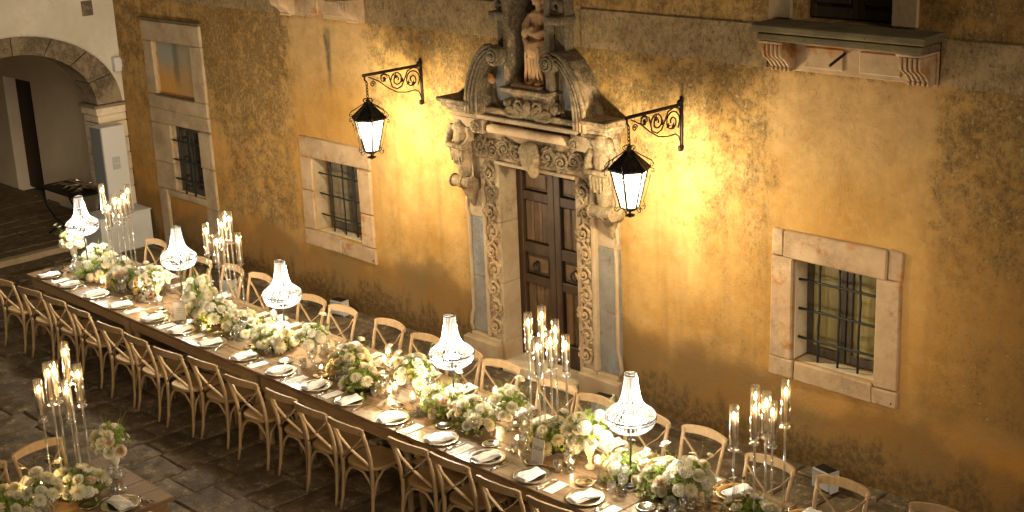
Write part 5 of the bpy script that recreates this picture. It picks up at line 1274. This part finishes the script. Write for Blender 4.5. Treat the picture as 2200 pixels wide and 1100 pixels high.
LOW = [(-15.12, -2.30, (.18, .16), .20, WH, 13, 3, 'low white and green flower mound beside the lamp at the passage end'),
       (-14.66, -2.50, (.24, .17), .19, WH, 17, 3, 'low white flower mound under the candle cluster nearest the arch'),
       (-14.16, -2.48, (.20, .16), .17, MIX, 12, 3, 'low flower mound with yellowish roses just past the first candle cluster'),
       (-13.72, -2.44, (.16, .14), .15, RO, 10, 2, 'low mound of small roses next to the white urn by the second lamp'),
       (-12.70, -2.42, (.15, .14), .18, MIX, 9, 4, 'low grassy flower mound at the foot of the second beaded lamp'),
       (-12.22, -2.50, (.22, .18), .20, WH, 15, 5, 'low grassy white flower mound under the second candle cluster'),
       (-11.78, -2.47, (.20, .15), .16, RO, 13, 4, 'low mound of small white roses between second candles and third lamp'),
       (-11.12, -2.52, (.19, .17), .18, ['mum', 'mum', 'mum', 'rose', 'puff'], 12, 3, 'low mound of big white chrysanthemums at the foot of the third lamp'),
       (-9.98, -2.45, (.20, .17), .20, MIX, 12, 6, 'low flower mound with long grass stems between the glazed urns'),
       (-9.58, -2.62, (.17, .14), .17, ['mum', 'mum', 'rose', 'daisy'], 8, 4, 'low mound of large chrysanthemums beside the glass candlestick'),
       (-8.62, -2.48, (.18, .16), .20, ['mum', 'mum', 'mum', 'daisy', 'blush'], 11, 5, 'low chrysanthemum mound at the foot of the lamp before the portal'),
       (-8.22, -2.52, (.17, .15), .18, MIX, 10, 4, 'low mixed flower mound between the portal lamp and fluted urn'),
       (-7.38, -2.38, (.21, .15), .19, MIX, 14, 4, 'low flower mound under the candle cluster behind the year sign'),
       (-6.58, -2.43, (.17, .15), .18, ['mum', 'blush', 'blush', 'puff', 'daisy'], 10, 5, 'low mound with blush roses at the foot of the lamp by the curtained window'),
       (-6.17, -2.42, (.20, .17), .20, MIX, 12, 5, 'low feathery flower mound at the joint of the last two tables'),
       (-5.42, -2.40, (.20, .16), .17, RO, 9, 7, 'low grassy flower mound under the candle cluster by the curtained window')]
for i, a in enumerate(LOW): low_arrangement(a[0], a[1], 100 + i, (a[2][0] * 1.12, a[2][1] * 1.08), a[3] * 1.08, a[4], int(a[5] * 1.8), a[6], a[7])
URNS = [(-15.38, -2.46, 'tall', (.12, .11), .13, ['mum', 'rose', 'daisy', 'puff'], 9, 3, 'tall pale vase of white blooms at the end of the table'),
        (-13.45, -2.47, 'urn', (.14, .13), .13, RO, 11, 2, 'white glazed urn of small roses beside the second beaded lamp'),
        (-12.49, -2.50, 'tall', (.14, .13), .15, WH, 10, 3, 'tall slender urn of white blooms beside the second candle cluster'),
        (-10.50, -2.47, 'urn', (.14, .13), .15, ['mum', 'daisy', 'daisy', 'puff'], 12, 4, 'white glazed urn of daisies and a large mum past the third lamp'),
        (-9.10, -2.40, 'glass', (.15, .14), .15, ['mum', 'rose', 'rose', 'mum'], 11, 5, 'ribbed glass vase of white roses beside the portal lamp'),
        (-7.93, -2.36, 'glass', (.15, .14), .15, ['mum', 'rose', 'daisy', 'rose'], 12, 2, 'ribbed glass vase of white blooms beside the portal candle cluster'),
        (-6.93, -2.45, 'tall', (.15, .14), .17, ['mum', 'puff', 'daisy', 'rose'], 13, 3, 'fluted stone coloured urn of white blooms beside the fifth lamp'),
        (-5.93, -2.44, 'glass', (.15, .14), .14, ['mum', 'rose', 'puff', 'rose'], 11, 5, 'ribbed glass vase of white blooms by the last candle cluster')]
for i, a in enumerate(URNS): urn_arrangement(a[0], a[1], 200 + i, a[2], (a[3][0] * 1.1, a[3][1] * 1.1), a[4] * 1.05, a[5], int(a[6] * 1.8), a[7], a[8])
low_arrangement(-9.58, -5.42, 301, (.20, .19), .19, MIX, 26, 2, 'low mixed flower mound under the candles on the crosswise brown table')
low_arrangement(-9.62, -5.95, 302, (.20, .19), .20, ['mum', 'mum', 'rose'], 18, 5, 'low white flower mound farther along the crosswise brown table')
urn_arrangement(-9.66, -5.06, 303, 'tall', (.14, .13), .17, ['mum', 'rose', 'daisy', 'blush'], 15, 3, 'tall glass vase of white blooms at the corner of the crosswise table')
urn_arrangement(-9.42, -5.78, 304, 'glass', (.12, .12), .12, ['mum', 'mum', 'rose'], 13, 3, 'glass vase of large white chrysanthemums on the crosswise table')

# ------------------------------------------------------------------ small candles, signs
def candlestick(x, y, label, z0=TZ):
    c = empty('glass_candlestick', (x, y, z0), label=label, cat='candlestick', group='short glass candlesticks')
    MB().lathe([(.040, .0), (.042, .006), (.018, .014), (.008, .03), (.013, .045), (.007, .06), (.012, .09), (.009, .10), (.030, .112), (.034, .118), (.0, .118)], 14).build('stick', MT['crystal'], c, True)
    MB().lathe([(.030, .118), (.031, .21), (.029, .21), (.028, .12)], 16).build('chimney', MT['glass'], c, True)
    MB().lathe([(.018, .119), (.018, .165), (.0, .163)], 12).build('candle', MT['wax'], c, True)
    link('flame', FL, c, Matrix.Translation((0, 0, .166)))
CS = [(-9.07, -2.66, 'short glass candlestick on the bare table below the ribbed vase before the portal'), (-6.72, -2.58, 'short glass candlestick beside the fluted stone coloured urn'), (-8.32, -2.15, 'short glass candlestick on the wall side, behind the portal lamp'),
      (-9.80, -2.14, 'short glass candlestick behind the mound with long grass stems'), (-11.55, -2.22, 'short glass candlestick behind the third beaded lamp'), (-10.78, -2.28, 'short glass candlestick beside the urn of daisies'),
      (-13.52, -2.62, 'short glass candlestick in front of the white urn of small roses'), (-13.10, -2.20, 'short glass candlestick behind the second beaded lamp'), (-8.78, -2.70, 'short glass candlestick in front of the portal lamp'), (-9.66, -2.30, 'short glass candlestick between two mounds before the portal')]
for a in CS: candlestick(*a)
candlestick(-9.60, -5.70, 'short glass candlestick on the crosswise brown table')
def votive(x, y, label, z0=TZ):
    c = empty('votive_candle', (x, y, z0), label=label, cat='votive', group='small glass votive candles')
    MB().lathe([(.022, .0), (.036, .004), (.038, .016), (.026, .024), (.034, .030), (.036, .062), (.033, .062), (.030, .034), (.0, .034)], 16, rib=.015).build('cup', MT['glass'], c, True)
    MB().lathe([(.029, .035), (.029, .048), (.0, .047)], 12).build('wax', MT['wax'], c, True); link('flame', FL, c, Matrix.Translation((0, 0, .047)) @ Matrix.Scale(.6, 4))
VO = [(-7.05, -2.54, 'glass votive candle between the year sign and the fluted urn'), (-7.68, -2.52, 'glass votive candle between the ribbed vase and the year sign'), (-10.22, -2.62, 'glass votive candle in front of the grassy mound past the daisies'), (-12.05, -2.75, 'glass votive candle below the second candle cluster'),
      (-13.25, -2.56, 'glass votive candle beside the foot of the second lamp'), (-12.72, -2.66, 'glass votive candle below the tall slender urn'), (-14.35, -2.66, 'glass votive candle below the first candle cluster')]
for a in VO: votive(*a)
def sign(x, y, rz, label, text=None):
    s = empty('table_sign', (x, y, TZ), rz, label=label, cat='sign', group='standing cards on the tables')
    M = Matrix.Rotation(math.radians(-12), 4, 'X')
    MB().cbox(-.062, .062, -.002, .002, 0, .19, .0008, M=M).build('card', MT['card'], s)
    MB().cbox(-.02, .02, -.001, .001, 0, .15, .0005, M=Matrix.Translation((0, .07, 0)) @ Matrix.Rotation(math.radians(14), 4, 'X')).build('strut', MT['card'], s)
    if text:
        cu = bpy.data.curves.new('lettering', 'FONT'); cu.body = text; cu.size = .046; cu.align_x = 'CENTER'; cu.extrude = .0002; cu.space_character = 1.08; cu.materials.append(MT['ink'])
        tmp = bpy.data.objects.new('tmp', cu); COL.objects.link(tmp); lm = bpy.data.meshes.new_from_object(tmp.evaluated_get(bpy.context.evaluated_depsgraph_get())); bpy.data.objects.remove(tmp); lm.name = 'lettering'
        link('lettering', lm, s, M @ Matrix.Translation((0, -.0028, .098)) @ Matrix.Rotation(PI / 2, 4, 'X'))
        mb = MB(); mb.tube([(.006 * math.cos(i * .63), -.003, .035 + .008 * math.sin(i * .63)) for i in range(11)], .0008, 4, False, M=M); mb.build('emblem', MT['ink'], s)
    else:
        mb = MB()
        for k in range(3): mb.box(-.03 + .008 * k, .03 - .008 * k, -.0027, -.0022, .12 - .02 * k, .1225 - .02 * k, M=M)
        mb.build('print', MT['ink'], s)
sign(-7.32, -2.655, math.radians(4), 'white standing card reading 2024 before the portal candles', '2024')
sign(-12.60, -2.70, math.radians(55), 'white folded standing card below the tall slender urn')
sign(-14.86, -2.66, math.radians(35), 'white standing card beside the flower mound nearest the arch')
o = MB().cbox(-.06, .06, -.055, .055, 0, .0016, .0005).build('place_card', MT['card']); o.location = (-9.83, -5.72, TZ + .13); o.rotation_euler = (.5, .25, .5); tag(o, 'square white card propped among the flowers of the crosswise table', 'card')

# ------------------------------------------------------------------ loudspeaker, plinth, side table, floor lights
pl = empty('speaker_plinth', (-18.09, -.45, 0), label='white box plinth under the white column loudspeaker', cat='plinth')
MB().cbox(-.25, .25, -.40, .40, .0, .52, .006).build('body', MT['white_box'], pl); MB().cbox(-.262, .262, -.412, .412, .522, .545, .005).build('top', MT['white_box'], pl)
spk = empty('loudspeaker', (-18.16, -.42, .547), label='tall white column loudspeaker with grey grille standing on the plinth', cat='loudspeaker')
MB().cbox(-.17, .17, -.16, .20, 0, 1.24, .008).build('cabinet', MT['white_box'], spk); MB().cbox(-.15, .15, -.172, -.159, .02, 1.22, .004).build('grille', MT['grille'], spk)
hd = MB().cbox(.165, .176, -.05, .07, .62, .80, .004).build('handle_plate', MT['box_grey'], spk); MB().tube([(.178, -.03, .71), (.192, .01, .71), (.178, .05, .71)], .008, 6).build('grip', MT['white_box'], hd)
st = empty('side_table', (-19.02, -.66, .052), label='black metal side table with bowed legs behind the arch', cat='table')
MB().cbox(-.58, .58, -.24, .24, .70, .72, .006).build('tabletop', MT['black'], st)
for s in (-1, 1):
    for q in (-1, 1):
        MB().tube([(s * .50, q * .20, .70), (s * .46, q * .19, .45), (s * .25, q * .18, .28), (s * .05, q * .18, .24), (-s * .02, q * .18, .18), (s * .30, q * .19, .10), (s * .48, q * .20, .0)], .014, 6).build('leg', MT['black'], st, True)
rr = random.Random(2)
for k in range(22):
    b = MB().cbox(-.09, .09, -.035, .035, 0, .012, .005, .008); o = b.build('silver_tray', MT['silver']); o.location = (-18.93 + rr.uniform(-.32, .34), -.60 + rr.uniform(-.16, .16), .775 + .011 * (k % 9)); o.rotation_euler = (rr.uniform(-.2, .2), rr.uniform(-.2, .2), rr.uniform(0, 3)); tag(o, 'crumpled silver tray in the pile on the black side table', 'tray', 'pile of silver trays on the side table')
def floor_light(x, y, rz, label):
    f = empty('floor_light', (x, y, .004), rz, label=label, cat='floor light', group='unlit floor spotlights along the wall')
    MB().cbox(-.10, .10, -.07, .07, .02, .19, .008).build('housing', MT['box_grey'], f); MB().cbox(-.085, .085, -.055, .055, .188, .196, .003).build('lens', MT['black'], f)
    for s in (-1, 1): MB().cbox(s * .103 - .006, s * .103 + .006, -.05, .05, 0, .17, .003).build('bracket', MT['white_box'], f)
floor_light(-13.2, -.20, .15, 'grey floor spotlight below the mid barred window'); floor_light(-6.2, -.27, -.2, 'grey floor spotlight at the wall foot below the curtained window'); floor_light(-8.75, -.33, .1, 'grey floor spotlight beside the portal base'); floor_light(-15.0, -.62, .3, 'grey floor spotlight between the wall and the chairs near the arch')
